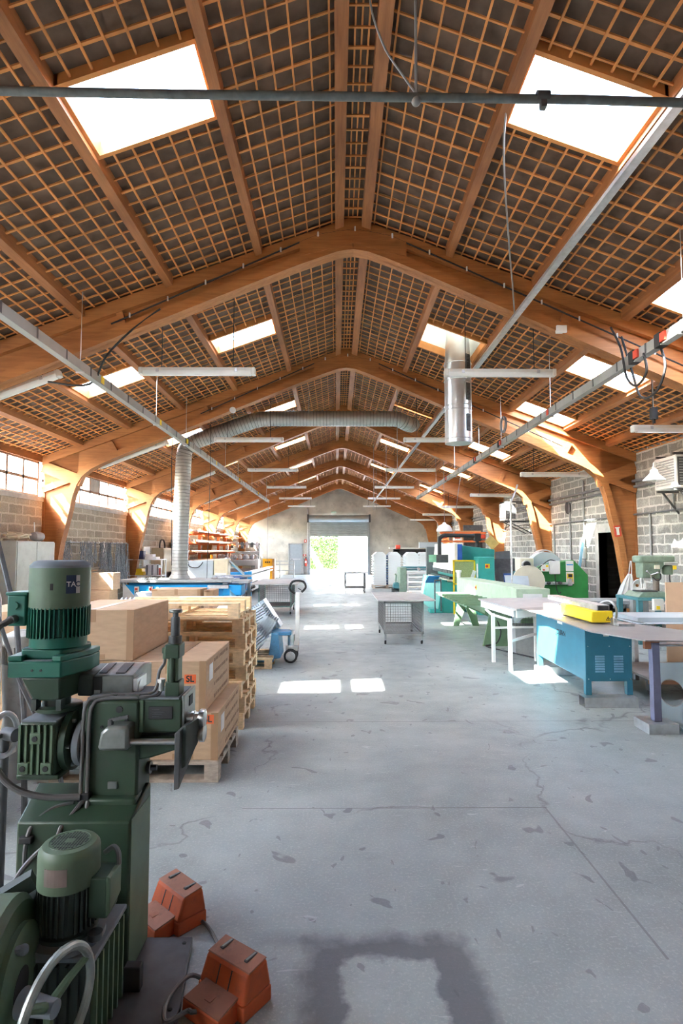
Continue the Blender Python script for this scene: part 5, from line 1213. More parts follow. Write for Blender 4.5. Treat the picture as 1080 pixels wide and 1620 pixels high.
MB().lathe([(.08,0),(.09,.02),(.09,.16),(.06,.19)], (6.05,10.4,1.20), (0,0,1)).build('motor', M_olive, t)
MB().box(5.74,5.83,10.25,10.28,1.31,1.38).build('plate', M_creamm, t); MB().box(6.06,6.12,10.23,10.25,1.30,1.37).build('switch', M_yellow, t)
MB().cyl((5.56,10.38,1.04),(5.56,10.38,1.14),.035).cyl((5.56,10.38,.96),(5.56,10.38,1.04),.02,.012).build('spindle', M_steel, t)
for a_ in (.4,2.5,4.6): MB().tube([(5.66,10.25,1.2),(5.66+.11*math.cos(a_),10.21,1.2+.11*math.sin(a_))], .009, 6).ball((5.66+.11*math.cos(a_),10.21,1.2+.11*math.sin(a_)),.018,8,6).build('feed_lever', M_galv, t)
MB().tube(smooth([(5.7,10.26,1.16),(5.75,10.2,1.10),(5.82,10.22,1.14),(5.84,10.26,1.22)]), .01, 6).build('hose', M_black, t)
MB().tube(smooth([(6.06,10.35,1.2),(6.03,10.3,1.1),(6.06,10.3,.95),(6.09,10.3,.82)]), .011, 6).build('power_cord', M_cable, t)
# clutter behind the blue machine
t = thing('scrap_rack', 'low rack heaped with grey scrap profiles below the doorway', 'rack', (5.2,11.5,0))
MB().box(4.5,5.9,11.1,11.8,.60,.66).build('shelf', M_grey, t); MB().box(4.5,5.9,11.1,11.8,.2,.24).build('shelf', M_dark, t)
for x in (4.5,5.84):
    for y in (11.1,11.74): MB().box(x,x+.06,y,y+.06,0,.66).build('leg', M_dark, t)
r = random.Random(12)
for k in range(9):
    x = 4.6+r.uniform(0,.5); y = 11.2+.06*k; z = .26+.03*(k%3)
    tag(MB().bar((x,y,z+.02),(x+r.uniform(.6,.8),y+r.uniform(-.0,.0),z+.02+r.uniform(0,.12)),.04,.04).build('scrap_profile', M_dark if k%2 else M_galv), 'grey scrap profile lying on the low rack below the doorway', 'scrap profile', 'scrap profiles on the low rack')
tag(MB().box(6.1,6.28,9.85,10.0,0,.80).build('blue_board', M_blue), 'narrow blue board standing right of the drill stand', 'board')
# green C-frame shear
t = thing('throat_shear', 'large green C frame shear with white electric boxes on its plate', 'machine', (5.0,13.2,0))
body = MB(); prof = [(4.55,0),(5.74,0),(5.74,1.08),(5.42,1.42),(5.05,1.36),(4.75,1.28),(4.48,1.12),(4.42,1.0),(4.55,.93),(5.1,.93),(5.1,.87),(4.5,.85),(4.55,.6)]
body.prism(prof, 'y', 13.0, 13.4).build('frame_plate', M_green, t, .01)
MB().box(4.40,4.62,12.94,13.46,.96,1.18).build('upper_head', mat('worn_brown', (.25,.19,.15), .7, var=.25, dirt=.4), t, .02)
MB().box(4.42,4.70,12.94,13.46,.50,.84).build('lower_head', MATS['worn_brown'], t, .02)
MB().cyl((4.36,13.2,1.07),(4.44,13.2,1.07),.1).cyl((4.38,13.2,.92),(4.5,13.2,.92),.05).build('cutter', M_steel, t)
MB().box(4.6,5.35,12.93,12.99,.86,.92).box(5.25,5.35,12.92,12.99,.84,1.0).build('throat_rod', M_galv, t, .01)
for k in range(5): MB().ball((4.55+.13*k,12.95,.90),.045,10,6,(1.3,1,.8)).build('clamp', M_steel if k%2 else M_dark, t)
MB().box(4.84,5.07,12.90,12.99,1.10,1.40).build('electric_box', M_white, t, .01)
c = MB().box(4.66,4.82,12.92,12.99,1.16,1.32).build('button_box', M_offwhite, t, .01); MB().box(4.75,4.80,12.91,12.92,1.26,1.31).build('yellow_button', M_yellow, c); MB().cyl((4.70,12.9,1.2),(4.70,12.92,1.2),.02,n=8).build('red_button', M_red, c)
c = MB().box(5.23,5.40,12.97,12.99,1.17,1.40).build('notice', M_white, t); MB().box(5.24,5.39,12.962,12.97,1.30,1.325).build('blue_band', M_blue, c)
c = MB().box(5.23,5.40,12.97,12.99,.88,1.15).build('warning_sign', M_offwhite, t); MB().box(5.25,5.38,12.962,12.97,.93,1.11).build('yellow_field', M_yellow, c); MB().box(5.27,5.36,12.955,12.962,1.03,1.10).cyl((5.315,12.962,.98),(5.315,12.955,.98),.03,n=10).build('black_mark', M_ink, c)
MB().tube(smooth([(4.95,12.92,1.1),(4.97,12.9,.8),(5.02,12.9,.66),(5.08,12.92,.7)]), .009, 6).build('cable', M_cable, t)
MB().tube(smooth([(4.5,12.95,1.16),(4.7,12.93,1.33),(4.85,12.95,1.42),(5.0,13.0,1.40)]), .011, 6).build('hose', M_cable, t)
t = thing('sheet_drum', 'galvanised curved duct elbow standing behind the green shear', 'duct elbow', (5.0,14.0,0))
MB().prism([(5.05+.42*math.cos(a_*PI/14),1.18+.42*math.sin(a_*PI/14)) for a_ in range(15)], 'y', 13.7, 14.0).build('outer_shell', M_sheet, t)
MB().prism([(5.15+.28*math.cos(a_*PI/14),1.36+.30*math.sin(a_*PI/14)) for a_ in range(15)], 'y', 14.0, 14.3).build('inner_shell', M_galv, t); MB().box(4.7,5.4,13.7,14.3,0,1.18).build('stand', M_grey, t)
MB().prism([(5.16+.21*math.cos(a_*PI/14),1.40+.22*math.sin(a_*PI/14)) for a_ in range(15)], 'y', 13.985, 14.0).build('rust_end', mat('rust_brown', (.33,.13,.07), .8), t)
t = thing('blower', 'cream blower with round black mouth beside the green shear', 'blower', (4.5,13.6,0))
MB().box(4.35,4.68,13.5,13.9,.0,1.46).build('case', M_creamm, t, .02); MB().cyl((4.48,13.40,1.30),(4.48,13.5,1.30),.10).build('mouth_ring', M_grey, t); MB().cyl((4.48,13.39,1.30),(4.48,13.4,1.30),.08).build('mouth', M_black, t)
# leaning sheets
def leaning(name, q, m, lab): return tag(MB().sheet(q, .006).build(name, m), lab, 'metal sheet')
leaning('leaning_sheet', [(3.74,12.1,0),(4.22,12.1,0),(4.18,12.45,1.08),(3.66,12.45,1.10)], M_sheet, 'zinc grey sheet with two holes leaning in front of the green shear')
leaning('leaning_sheet', [(4.1,14.5,0),(4.72,14.5,0),(4.68,14.85,1.42),(4.1,14.85,1.42)], M_dark, 'wide dark sheet leaning beside the teal cabinet')
leaning('leaning_sheet', [(4.2,15.0,0),(4.62,15.0,0),(4.66,15.3,1.62),(4.26,15.3,1.60)], mat('slate', (.12,.13,.14), .6), 'tall slate sheet rising behind the wide dark sheet')
leaning('leaning_sheet', [(3.92,13.2,0),(4.12,13.2,0),(4.12,13.4,1.1),(3.92,13.4,1.1)], M_navy, 'narrow navy board standing left of the zinc sheet')
leaning('leaning_sheet', [(4.16,13.3,0),(4.32,13.3,0),(4.32,13.5,1.15),(4.18,13.5,1.15)], M_teal2, 'narrow teal board standing behind the zinc sheet')
tag(MB().lathe([(.36,0),(.36,.05)], (4.25,12.6,.95), (0,1,0), 32).box(4.05,4.4,12.61,12.64,0,.95).build('round_blank', M_creamm), 'cream round blank standing behind the zinc sheet', 'round blank')
t = thing('drop_conduit', 'vertical grey conduit rising from the white table to the heater', 'conduit', (3.77,12.3,0))
MB().tube(smooth([(3.66,11.9,.0),(3.66,11.9,2.50),(3.69,11.95,2.66),(3.83,12.1,2.9),(3.88,12.1,3.05)]), .02, 8).build('pipe', M_galv, t)
MB().tube(smooth([(3.67,11.92,2.55),(4.1,13.6,2.3),(4.6,15.5,2.2),(5.5,18.0,2.4),(6.55,19.2,2.5)]), .009, 6).build('cable', M_cable, t)
tag(MB().bar((4.6,17.3,2.0),(4.85,17.3,1.75),.28,.012,(0,1,0)).bar((4.72,17.31,1.88),(4.72,17.31,.0),.03,.03).build('yellow_board', mat('board_yellow', (.66,.48,.16), .6)), 'tilted yellow wooden board on a post beside the teal press', 'board')
# ---------------------------------------------------------------- green beading machine in the foreground
M_mach = mat('machine_green', (.030,.062,.036), .45, var=.18, scale=9, dirt=.35)
M_mach2 = mat('machine_green_light', (.10,.165,.10), .5, var=.15, scale=9, dirt=.25)
M_mteal = mat('motor_teal', (.006,.115,.078), .42, var=.1, scale=8, dirt=.1)
M_motor = mat('motor_sage', (.095,.145,.09), .5, var=.12, scale=12, dirt=.15)
M_dust = mat('dusty_top', (.17,.195,.22), .8, var=.12, scale=14)
M_castr = mat('casting_dark', (.035,.05,.043), .55, var=.25, scale=14, dirt=.3)
M_silver = mat('silver_hammer', (.22,.24,.23), .4, .5, var=.2, scale=20)
M_hose = mat('grey_hose', (.13,.13,.13), .5, var=.15)
t = thing('beading_machine', 'large green beading machine with teal motor on a pedestal at the left front', 'machine', (-1.0,2.4,0))
# base plate and pedestal
MB().prism([(-1.30,2.0),(-.55,2.0),(-.555,2.14),(-.60,2.50),(-1.30,2.50)], 'z', .0, .035).build('base_plate', M_dark, t, .004)
for x, y in ((-.625,2.46),(-.585,2.12)): MB().cyl((x,y,.034),(x,y,.037),.008,n=10).build('bolt_hole', M_black, t)
MB().hexa([(-1.215,2.25,.035),(-.785,2.25,.035),(-.785,2.49,.035),(-1.28,2.49,.035)],[(-1.215,2.25,.615),(-.785,2.25,.615),(-.785,2.49,.67),(-1.26,2.49,.67)]).build('pedestal', M_mach, t, .008)
MB().box(-1.02,-.80,2.345,2.5,.60,.66).build('column_skirt', M_mach, t, .01)
MB().prism([(-.785,2.26),(-.783,2.26),(-.783,2.48),(-.785,2.48)],'z',.05,.62).build('side_panel', M_mach2, t)
# body and the two arms
MB().box(-1.03,-.805,2.38,2.54,.60,1.035).build('column_body', M_mach, t, .012)
MB().box(-.83,-.635,2.395,2.58,.90,1.035).build('upper_arm', M_mach, t, .008)
MB().prism([(-.82,.79),(-.76,.80),(-.645,.835),(-.645,.885),(-.82,.885)],'y',2.395,2.58).build('lower_arm', M_mach, t, .008)
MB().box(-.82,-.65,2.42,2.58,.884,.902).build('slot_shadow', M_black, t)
MB().box(-1.025,-.65,2.40,2.60,1.034,1.042).build('dusty_top', M_dust, t)
MB().prism([(-.815,.905),(-.79,.905),(-.79,1.033),(-.815,1.033)],'y',2.388,2.40).build('rib', M_mach2, t, .004)
MB().box(-.638,-.625,2.40,2.58,.90,1.05).build('end_plate', M_silver, t, .003)
MB().box(-.626,-.622,2.47,2.52,.99,1.03).build('end_window', M_black, t)
np_ = MB().box(-.77,-.672,2.388,2.396,.958,1.008).build('name_plate', M_black, t, .002)
g = MB()
for k in range(4): g.box(-.755,-.755+.03+.012*((k*7)%3),2.3865,2.388,.968+.009*k,.971+.009*k)
g.build('plate_lines', M_dark, np_)
for x, z, r_ in ((-.885,1.0,.014),(-.855,.955,.008),(-.955,.93,.006),(-.91,.70,.012)): MB().cyl((x,2.376,z),(x,2.382,z),r_,n=12).build('screw_hole', M_black, t)
MB().box(-.925,-.885,2.374,2.382,.685,.715).build('paint_chip', M_silver, t, .004)
# shafts and rollers
for z, x1 in ((.945,-.535),(.885,-.53)):
    MB().lathe([(.026,0),(.026,.028),(.031,.029),(.031,.040),(.026,.042),(.026,.058),(.034,.060),(.037,.066),(.037,.082),(.031,.085)], (-.635,2.45,z), (1,0,0), 28).build('roller', M_steel, t)
# gauge rod, bracket, plate
MB().prism([(-.94,.875),(-.93,.93),(-.905,.955),(-.82,.955),(-.82,.86),(-.935,.86)],'y',2.30,2.385).build('rod_bracket', M_silver, t, .012)
MB().tube([(-.90,2.33,.945),(-.90,2.33,.975)], .011, 10).bar((-.905,2.33,.972),(-.83,2.33,.985),.012,.012).build('clamp_lever', M_dark, t)
MB().cyl((-.86,2.335,.885),(-.63,2.335,.885),.0125,n=18).build('gauge_rod', M_steel, t)
MB().hexa([(-.64,2.31,.705),(-.618,2.31,.712),(-.592,2.46,.82),(-.612,2.46,.82)],[(-.64,2.31,.925),(-.618,2.31,.935),(-.592,2.46,.95),(-.612,2.46,.945)]).build('gauge_plate', M_dark, t, .003)
MB().hexa([(-.615,2.33,.78),(-.60,2.33,.79),(-.575,2.43,.85),(-.59,2.43,.84)],[(-.615,2.33,.94),(-.60,2.33,.95),(-.565,2.43,.955),(-.58,2.43,.95)]).build('gauge_slide', M_castr, t, .003)
MB().cyl((-.805,2.5,.725),(-.79,2.5,.725),.026,n=18).cyl((-.79,2.5,.725),(-.765,2.5,.725),.013,n=6).build('side_knob', M_dark, t)
# pressure screw on the arm
MB().box(-.715,-.655,2.42,2.50,1.03,1.10).build('screw_base', M_mach, t, .004)
MB().box(-.71,-.662,2.425,2.495,1.10,1.20).build('screw_body', M_mach2, t, .006)
MB().cyl((-.686,2.424,1.10),(-.686,2.424,1.2),.012,n=12).build('screw_rib', M_mach, t)
MB().box(-.718,-.656,2.415,2.505,1.195,1.255).build('screw_head', M_mach, t, .006)
MB().lathe([(.028,0),(.028,.03),(.019,.032),(.019,.10),(.016,.11)], (-.686,2.46,1.255), n=20).build('screw_sleeve', M_dark, t)
MB().cyl((-.686,2.46,1.36),(-.686,2.46,1.385),.012).build('screw_stem', M_dark, t)
MB().lathe([(.026,0),(.028,.003),(.028,.011),(.026,.014)], (-.686,2.46,1.383), n=20).build('screw_cap', M_silver, t)
MB().box(-.735,-.712,2.44,2.47,1.215,1.238).cyl((-.726,2.455,1.19),(-.726,2.455,1.222),.010,n=10).build('grease_elbow', M_motor, t)
MB().cyl((-.735,2.44,1.06),(-.735,2.44,1.095),.013).cyl((-.735,2.44,1.095),(-.735,2.44,1.11),.018,n=6).build('grease_nipple', M_galv, t)
MB().tube(smooth([(-.726,2.455,1.20),(-.728,2.45,1.17),(-.745,2.44,1.14),(-.752,2.43,1.08),(-.775,2.42,1.056),(-.85,2.41,1.053),(-.93,2.40,1.053)]), .007, 8).build('grease_hose', M_hose, t)
MB().tube(smooth([(-.735,2.44,1.065),(-.75,2.42,1.045),(-.80,2.40,1.044),(-.95,2.385,1.042),(-.99,2.372,1.02),(-1.0,2.365,.95),(-1.0,2.36,.66),(-.99,2.33,.60)]), .008, 8).build('grease_hose', M_hose, t)
MB().tube(smooth([(-.90,2.40,1.05),(-.97,2.385,1.05),(-1.012,2.37,1.03),(-1.022,2.36,.95),(-1.022,2.355,.66),(-1.0,2.30,.56),(-1.02,2.2,.50)]), .008, 8).build('grease_hose', M_hose, t)
MB().box(-1.035,-.985,2.345,2.375,.645,.68).build('hose_clamp', M_black, t, .006)
MB().tube(smooth([(-.99,2.35,.65),(-.985,2.30,.59),(-1.0,2.24,.55),(-1.0,2.2,.45)]), .009, 8).tube(smooth([(-1.01,2.35,.65),(-1.03,2.30,.62),(-1.05,2.24,.58),(-1.05,2.2,.42)]), .009, 8).build('cable_pair', M_hose, t)
MB().tube(smooth([(-1.05,2.36,.64),(-1.12,2.33,.63),(-1.16,2.26,.60),(-1.17,2.235,.54),(-1.17,2.23,.46)]), .009, 8).build('control_cable', M_hose, t)
MB().box(-1.195,-1.145,2.225,2.25,.545,.57).build('hose_clamp', M_black, t, .005)
MB().cyl((-.87,2.40,1.045),(-.81,2.40,1.045),.010).box(-.96,-.90,2.39,2.42,1.043,1.058).build('terminal_strip', M_castr, t)
# controller box behind the arm
cb = MB().prism([(2.48,1.03),(2.72,1.03),(2.72,1.125),(2.62,1.14),(2.48,1.115)],'x',-1.035,-.865).build('controller', M_silver, t, .006)
MB().box(-1.10,-1.035,2.47,2.7,1.03,1.125).build('controller_end', M_castr, cb, .008)
MB().box(-1.034,-1.0,2.476,2.482,1.035,1.11).build('black_label', M_black, cb); MB().box(-1.03,-1.005,2.474,2.478,1.037,1.055).build('grey_label', M_silver, cb)
MB().cyl((-.864,2.52,1.06),(-.845,2.52,1.06),.03,n=16).box(-.866,-.85,2.48,2.6,1.05,1.10).build('plug', M_galv, cb)
MB().prism([(2.50,1.119),(2.62,1.1415),(2.60,1.143),(2.5,1.123)],'x',-1.02,-.99).prism([(2.5,1.119),(2.62,1.1415),(2.60,1.143),(2.5,1.123)],'x',-.95,-.91).build('cover_ridge', M_dark, cb)
# gearbox with ribs
gx = MB().box(-1.265,-1.115,2.33,2.55,.755,.965).build('gearbox', M_mach, t, .012)
MB().box(-1.26,-1.12,2.335,2.55,.963,.969).build('gearbox_dust', M_dust, gx)
for k in range(6): MB().box(-1.258+.025*k,-1.249+.025*k,2.316,2.332,.765,.955).build('rib', M_mach2, gx)
for x, z in ((-1.19,.905),(-1.235,.79),(-1.145,.79)):
    MB().box(x-.022,x+.022,2.312,2.332,z-.022,z+.022).build('lug', M_mach2, gx, .004); MB().cyl((x,2.308,z),(x,2.313,z),.011,n=10).build('lug_hole', M_black, gx)
MB().box(-1.275,-1.105,2.34,2.56,.735,.757).build('gearbox_foot', M_mach, gx, .006)
MB().lathe([(.115,0),(.12,.005),(.12,.03),(.10,.034)], (-1.115,2.45,.862), (1,0,0), 36).build('flange_disc', M_mach, t)
MB().cyl((-1.09,2.45,.862),(-1.045,2.45,.862),.075).build('coupling', M_castr, t)
MB().lathe([(.085,0),(.09,.004),(.09,.026),(.085,.03)], (-1.063,2.43,.855), (1,0,0), 32).build('drive_disc', M_dust, t)
for k in range(6): a_ = k*PI/3; MB().cyl((-1.085,2.45+.10*math.cos(a_),.862+.10*math.sin(a_)),(-1.07,2.45+.10*math.cos(a_),.862+.10*math.sin(a_)),.009,n=6).build('bolt', M_silver, t)
MB().box(-1.11,-1.035,2.45,2.56,.93,.99).build('cast_lug', M_mach, t, .01)
MB().lathe([(.085,0),(.092,.004),(.092,.018),(.085,.022)], (-1.165,2.45,.985), n=32).build('neck_flange', M_mach, t)
MB().cyl((-1.175,2.45,1.0),(-1.175,2.45,1.05),.055,n=20).box(-1.235,-1.215,2.36,2.40,1.0,1.045).box(-1.135,-1.115,2.36,2.40,1.0,1.045).build('neck', M_castr, t)
MB().hexa([(-1.235,2.375,1.035),(-1.125,2.375,1.035),(-1.10,2.53,1.035),(-1.235,2.53,1.035)],[(-1.275,2.345,1.135),(-1.115,2.345,1.135),(-1.065,2.56,1.145),(-1.275,2.56,1.145)]).build('adapter_housing', M_mach, t, .008)
cv = MB().prism([(-1.325,2.34),(-1.11,2.34),(-1.055,2.50),(-1.06,2.60),(-1.34,2.60)],'z',1.135,1.20).build('cover_plate', M_mteal, t, .006)
MB().prism([(-1.325,2.34),(-1.27,2.345),(-1.27,2.60),(-1.34,2.60)],'z',1.20,1.222).prism([(-1.15,2.345),(-1.11,2.34),(-1.055,2.50),(-1.06,2.6),(-1.13,2.6)],'z',1.20,1.222).build('cover_rail', M_mteal, cv, .004)
MB().prism([(-1.295,2.38),(-1.13,2.38),(-1.09,2.46),(-1.09,2.58),(-1.3,2.58)],'z',1.20,1.245).build('motor_seat', M_mteal, cv, .008)
MB().prism([(-1.268,2.347),(-1.152,2.347),(-1.152,2.38),(-1.268,2.38)],'z',1.199,1.203).prism([(-1.292,2.385),(-1.135,2.385),(-1.10,2.46),(-1.10,2.57),(-1.292,2.57)],'z',1.244,1.247).build('cover_dust', M_dust, cv)
for x in (-1.225,-1.19): MB().cyl((x,2.337,1.165),(x,2.342,1.165),.005,n=8).build('screw_hole', M_black, cv)
# motor
mc = (-1.185,2.47)
MB().lathe([(.112,1.247),(.112,1.29),(.104,1.292),(.104,1.41)], (mc[0],mc[1],0), n=40).build('motor_core', M_mteal, t)
for k in range(44):
    a_ = 2*PI*k/44; c_, s_ = math.cos(a_), math.sin(a_)
    MB().bar((mc[0]+.112*c_,mc[1]+.112*s_,1.287),(mc[0]+.112*c_,mc[1]+.112*s_,1.412),.0045,.022,(c_,s_,0)).build('cooling_fin', M_mteal, t)
fc = MB().lathe([(.116,1.405),(.120,1.407),(.120,1.575)], (mc[0],mc[1],0), n=48).build('fan_cover', M_motor, t)
MB().lathe([(.120,1.574),(.119,1.585),(.105,1.600),(.09,1.605),(.02,1.606)], (mc[0],mc[1],0), n=48).build('cover_cap', M_dust, fc)
def wrap(u, v, r):  # position on the cover, u along the girth from the camera side
    a_ = -PI/2+.06+u/r; return (mc[0]+r*math.cos(a_), mc[1]+r*math.sin(a_), v)
def patch(u0, u1, v0, v1, r, name, m, par, n=8):
    mb = MB()
    for i in range(n):
        a, b = u0+(u1-u0)*i/n, u0+(u1-u0)*(i+1)/n
        mb.hexa([wrap(a,v0,.1195),wrap(b,v0,.1195),wrap(b,v1,.1195),wrap(a,v1,.1195)],[wrap(a,v0,r),wrap(b,v0,r),wrap(b,v1,r),wrap(a,v1,r)])
    return mb.build(name, m, par)
patch(.008,.020,1.485,1.512,.1206,'cover_slot', M_black, fc)
lp = patch(.068,.108,1.47,1.545,.1206,'maker_plate', mat('plate_navy', (.015,.03,.08), .4), fc)
patch(.1085,.126,1.47,1.545,.1205,'plate_pale', mat('plate_pale', (.5,.5,.48), .5), fc)
def wrap_text(s_, u0, v0, size, r, m, par):
    cu = bpy.data.curves.new('txt','FONT'); cu.body = s_; cu.size = size; cu.extrude = .0003; cu.offset = .0006; cu.align_x = 'LEFT'; cu.align_y = 'CENTER'
    o = bpy.data.objects.new('txt', cu); COL.objects.link(o); bpy.context.view_layer.update()
    me = bpy.data.meshes.new_from_object(o.evaluated_get(bpy.context.evaluated_depsgraph_get())); bpy.data.objects.remove(o)
    off = OFF[par]
    for v in me.vertices: v.co = Vector(wrap(u0+v.co.x, v0+v.co.y, r+v.co.z))-off
    me.materials.clear(); me.materials.append(m); q = bpy.data.objects.new('lettering', me); COL.objects.link(q); q.parent = par; OFF[q] = off; return q
wrap_text('TA', .069, 1.507, .030, .1209, M_paper, lp); wrap_text('C', .1055, 1.507, .030, .1209, MATS['plate_navy'], lp)
MB().box(-1.365,-1.285,2.39,2.50,1.335,1.465).build('terminal_box', M_mteal, t, .008)
MB().box(-1.37,-1.28,2.385,2.505,1.462,1.475).build('box_lid', M_mteal, t, .004)
MB().box(-1.29,-1.262,2.41,2.50,1.33,1.45).build('box_neck', M_mteal, t)
MB().cyl((-1.33,2.38,1.42),(-1.33,2.392,1.42),.016).build('blind_plug', M_mteal, t)
MB().cyl((-1.33,2.355,1.365),(-1.33,2.392,1.365),.017).cyl((-1.345,2.335,1.35),(-1.33,2.36,1.365),.014,n=12).build('cable_gland', M_hose, t)
MB().tube(smooth([(-1.335,2.345,1.358),(-1.36,2.32,1.33),(-1.375,2.31,1.22),(-1.377,2.30,1.05),(-1.365,2.29,.92),(-1.32,2.285,.80),(-1.25,2.29,.725),(-1.15,2.31,.685),(-1.02,2.345,.668)],8), .0125, 10).build('motor_cable', M_hose, t)
# lower drive motor on the base
lm = (-.912, 2.03); tilt = .10
b_ = MB().lathe([(.098,.37),(.098,.385),(.086,.39),(.086,.53)], (lm[0],lm[1],0), n=36).build('drive_motor', M_castr, t)
for k in range(34):
    a_ = 2*PI*k/34; c_, s_ = math.cos(a_), math.sin(a_)
    MB().bar((lm[0]+.090*c_,lm[1]+.090*s_,.395),(lm[0]+.090*c_,lm[1]+.090*s_,.53),.0042,.016,(c_,s_,0)).build('cooling_fin', M_castr, b_)
fc2 = MB().lathe([(.095,.525),(.099,.527),(.099,.625),(.096,.64),(.086,.652),(.07,.656)], (lm[0],lm[1],0), n=40).build('fan_cover', M_motor, t)
gr = MB()
for i in range(-6,7):
    for j in range(-6,7):
        x, y = i*.0095, j*.0095; d = math.hypot(x,y)
        if d < .06 and not (abs(i) < 2 and abs(j) < 2): gr.box(lm[0]+x-.003,lm[0]+x+.003,lm[1]+y-.003,lm[1]+y+.003,.656,.6568)
gr.build('grille', M_black, fc2)
MB().tube([(lm[0]+.066*math.cos(q*PI/16),lm[1]+.066*math.sin(q*PI/16),.656) for q in range(32)], .0025, 5, True).build('grille_ring', M_motor, fc2)
pl = MB()
for i in range(6):
    a0 = -PI/2-.42+.13*i; a1 = a0+.13
    pl.hexa([(lm[0]+.0985*math.cos(a_),lm[1]+.0985*math.sin(a_),z) for a_, z in ((a0,.555),(a1,.555),(a1,.61),(a0,.61))],[(lm[0]+.1003*math.cos(a_),lm[1]+.1003*math.sin(a_),z) for a_, z in ((a0,.555),(a1,.555),(a1,.61),(a0,.61))])
pl.build('rating_plate', mat('plate_rust', (.22,.17,.15), .5, var=.3), fc2)
MB().lathe([(.115,.34),(.122,.345),(.122,.365),(.10,.372)], (lm[0],lm[1],0), n=36).build('motor_flange', M_dust, t)
MB().box(-.835,-.765,1.99,2.09,.42,.555).build('drive_terminal_box', M_mach, t, .008)
MB().hexa([(-.768,1.985,.43),(-.756,1.99,.44),(-.756,2.09,.46),(-.768,2.09,.43)],[(-.768,1.985,.56),(-.756,1.99,.55),(-.756,2.09,.55),(-.768,2.09,.56)]).build('terminal_lid', M_mach2, t, .003)
MB().tube(smooth([(-.82,2.1,.58),(-.79,2.1,.60),(-.765,2.08,.59),(-.755,2.06,.56)]), .009, 8).build('drive_cable', M_hose, t)
MB().cyl((-.80,1.985,.365),(-.80,1.985,.385),.024).build('oil_plug', M_dark, t)
gbx = MB().box(-1.02,-.79,1.93,2.2,.03,.335).build('drive_gearbox', M_castr, t, .008)
MB().box(-1.03,-.775,1.925,2.21,.325,.342).build('gearbox_lid', M_dust, gbx, .004)
for k in range(6): MB().box(-.79,-.772,1.94+.045*k,1.952+.045*k,.04,.325).build('rib', M_mach2, gbx)
for k in range(7): MB().box(-1.0+.034*k,-.992+.034*k,1.915,1.93,.04,.32).build('rib', M_castr, gbx)
MB().box(-1.14,-1.02,2.0,2.2,.34,.46).build('belt_guard', M_castr, t, .015)
MB().bar((-1.2,1.98,.44),(-1.04,2.05,.52),.05,.05).build('guard_arm', M_castr, t)
MB().tube(smooth([(-1.0,2.16,.585),(-1.05,2.14,.58),(-1.11,2.1,.52),(-1.14,2.02,.44),(-1.16,1.95,.40)]), .010, 8).build('control_cable', M_hose, t)
MB().box(-.78,-.72,2.2,2.24,.03,.12).build('foot_block', M_black, t, .004)
# second machine with hand wheel at the very front
t = thing('variator_drive', 'grey green round drive housing with steel hand wheel in the bottom left corner', 'machine', (-1.08,1.85,0))
MB().lathe([(.20,0),(.225,.01),(.225,.13),(.205,.15),(.11,.16)], (-1.14,1.83,.335), (1,.12,0), 44).build('round_housing', M_motor, t)
MB().lathe([(.13,0),(.15,.0),(.15,.018),(.13,.03)], (-.985,1.845,.335), (1,.12,0), 32).build('housing_boss', M_mach2, t)
MB().lathe([(.055,0),(.055,.004)], (-.955,1.82,.33), (1,.12,0), 20).build('boss_hole', M_black, t)
MB().tube(smooth([(-1.02,1.80,.46),(-.97,1.79,.455),(-.94,1.80,.452)]), .014, 8).ball((-.938,1.80,.452),.016,10,8).build('lever', M_dust, t)
MB().box(-1.28,-1.0,1.70,2.0,0,.2).build('housing_foot', M_mach, t, .02)
wc = Vector((-.80,1.73,.335)); ax = Vector((.95,-.22,.0)).normalized(); u_ = Vector((0,0,1)); v_ = ax.cross(u_)
MB().tube([wc+(u_*math.cos(q*PI/24)+v_*math.sin(q*PI/24))*.148 for q in range(48)], .0135, 10, True).build('wheel_rim', mat('worn_rim', (.34,.38,.36), .35, .6, var=.25, scale=18), t)
for k in range(3):
    a_ = .95+k*2*PI/3; MB().tube([wc-ax*.03, wc-ax*.018+(u_*math.cos(a_)+v_*math.sin(a_))*.08, wc+(u_*math.cos(a_)+v_*math.sin(a_))*.145], [.015,.012,.010], 8).build('wheel_spoke', M_mach2, t)
MB().lathe([(.024,0),(.026,.03),(.03,.08),(.04,.11)], wc-ax*.005, -ax, 20).build('wheel_hub', M_dust, t)
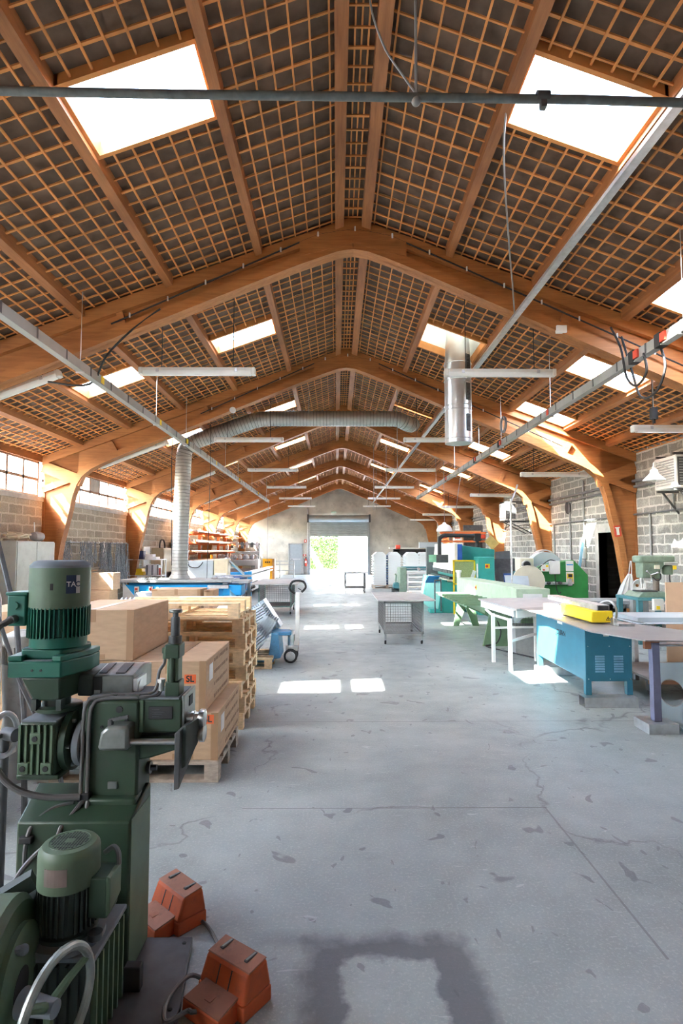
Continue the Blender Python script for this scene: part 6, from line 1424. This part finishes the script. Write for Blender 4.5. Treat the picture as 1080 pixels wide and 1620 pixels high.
# foot switches
M_pedal = mat('pedal_orange', (.56,.105,.028), .6, var=.15, scale=10, dirt=.3)
M_pedtop = mat('pedal_worn', (.36,.165,.11), .75, var=.2, scale=9, dirt=.35)
def pedal(label):
    t = thing('foot_switch', label, 'foot switch', (0,0,0), 'orange foot switches'); W = .118
    MB().box(-W,W,-.09,.055,0,.055).build('hood_base', M_pedal, t, .006)
    h = MB()
    h.hexa([(-W,-.09,.052),(W,-.09,.052),(W,.055,.052),(-W,.055,.052)],[(-W+.008,-.055,.142),(W-.008,-.055,.142),(W-.008,.04,.152),(-W+.008,.04,.152)])
    hh = h.build('hood', M_pedal, t, .012)
    MB().hexa([(-W+.010,-.053,.1425),(W-.010,-.053,.1425),(W-.010,.038,.1525),(-W+.010,.038,.1525)],[(-W+.012,-.050,.1455),(W-.012,-.050,.1455),(W-.012,.036,.1555),(-W+.012,.036,.1555)]).build('hood_top', M_pedtop, hh)
    for x in (-.065,.06):
        MB().box(x-.004,x+.004,-.02,.03,.151,.157).build('slot_insert', M_silver, t); MB().box(x-.007,x+.007,-.024,.034,.150,.1555).build('slot_frame', M_dark, t)
    MB().hexa([(-.095,-.185,.0),(.095,-.185,.0),(.088,-.085,.0),(-.088,-.085,.0)],[(-.092,-.183,.058),(.092,-.183,.058),(.086,-.085,.066),(-.086,-.085,.066)]).build('tread_base', M_pedal, t, .006)
    MB().hexa([(-.090,-.181,.0585),(.090,-.181,.0585),(.084,-.07,.0675),(-.084,-.07,.0675)],[(-.089,-.180,.062),(.089,-.180,.062),(.083,-.07,.075),(-.083,-.07,.075)]).build('tread_top', M_pedtop, t)
    MB().box(-.014,.014,-.15,-.115,.0635,.0695).build('tread_plate', mat('pedal_plate', (.33,.13,.08), .5), t)
    for x in (-.03,.03): MB().hexa([(x-.002,-.085,.07),(x+.002,-.085,.07),(x+.002,-.078,.07),(x-.002,-.078,.07)],[(x-.002,-.062,.13),(x+.002,-.062,.13),(x+.002,-.055,.13),(x-.002,-.055,.13)]).build('hood_rib', M_dark, t)
    return t
p2 = pedal('orange foot switch in the foreground with a tread plate mark, nearer to the camera'); place(p2, (-.365,2.235,0), math.radians(-36))
p1 = dup(p2); p1['label'] = 'orange foot switch half hidden beside the green pedestal'; place(p1, (-.70,2.69,0), math.radians(-43))
tag(MB().tube(smooth([(-.47,2.12,.03),(-.50,2.09,.05),(-.52,2.10,.045),(-.58,2.05,.05),(-.60,2.15,.05),(-.55,2.26,.05),(-.47,2.25,.03),(-.43,2.29,.012),(-.46,2.42,.012),(-.56,2.60,.012),(-.66,2.68,.014)],8), .008, 8).cyl((-.475,2.125,.03),(-.45,2.14,.03),.016).build('foot_switch_cable', M_hose), 'grey cable curling from the near foot switch over the base plate', 'cable')
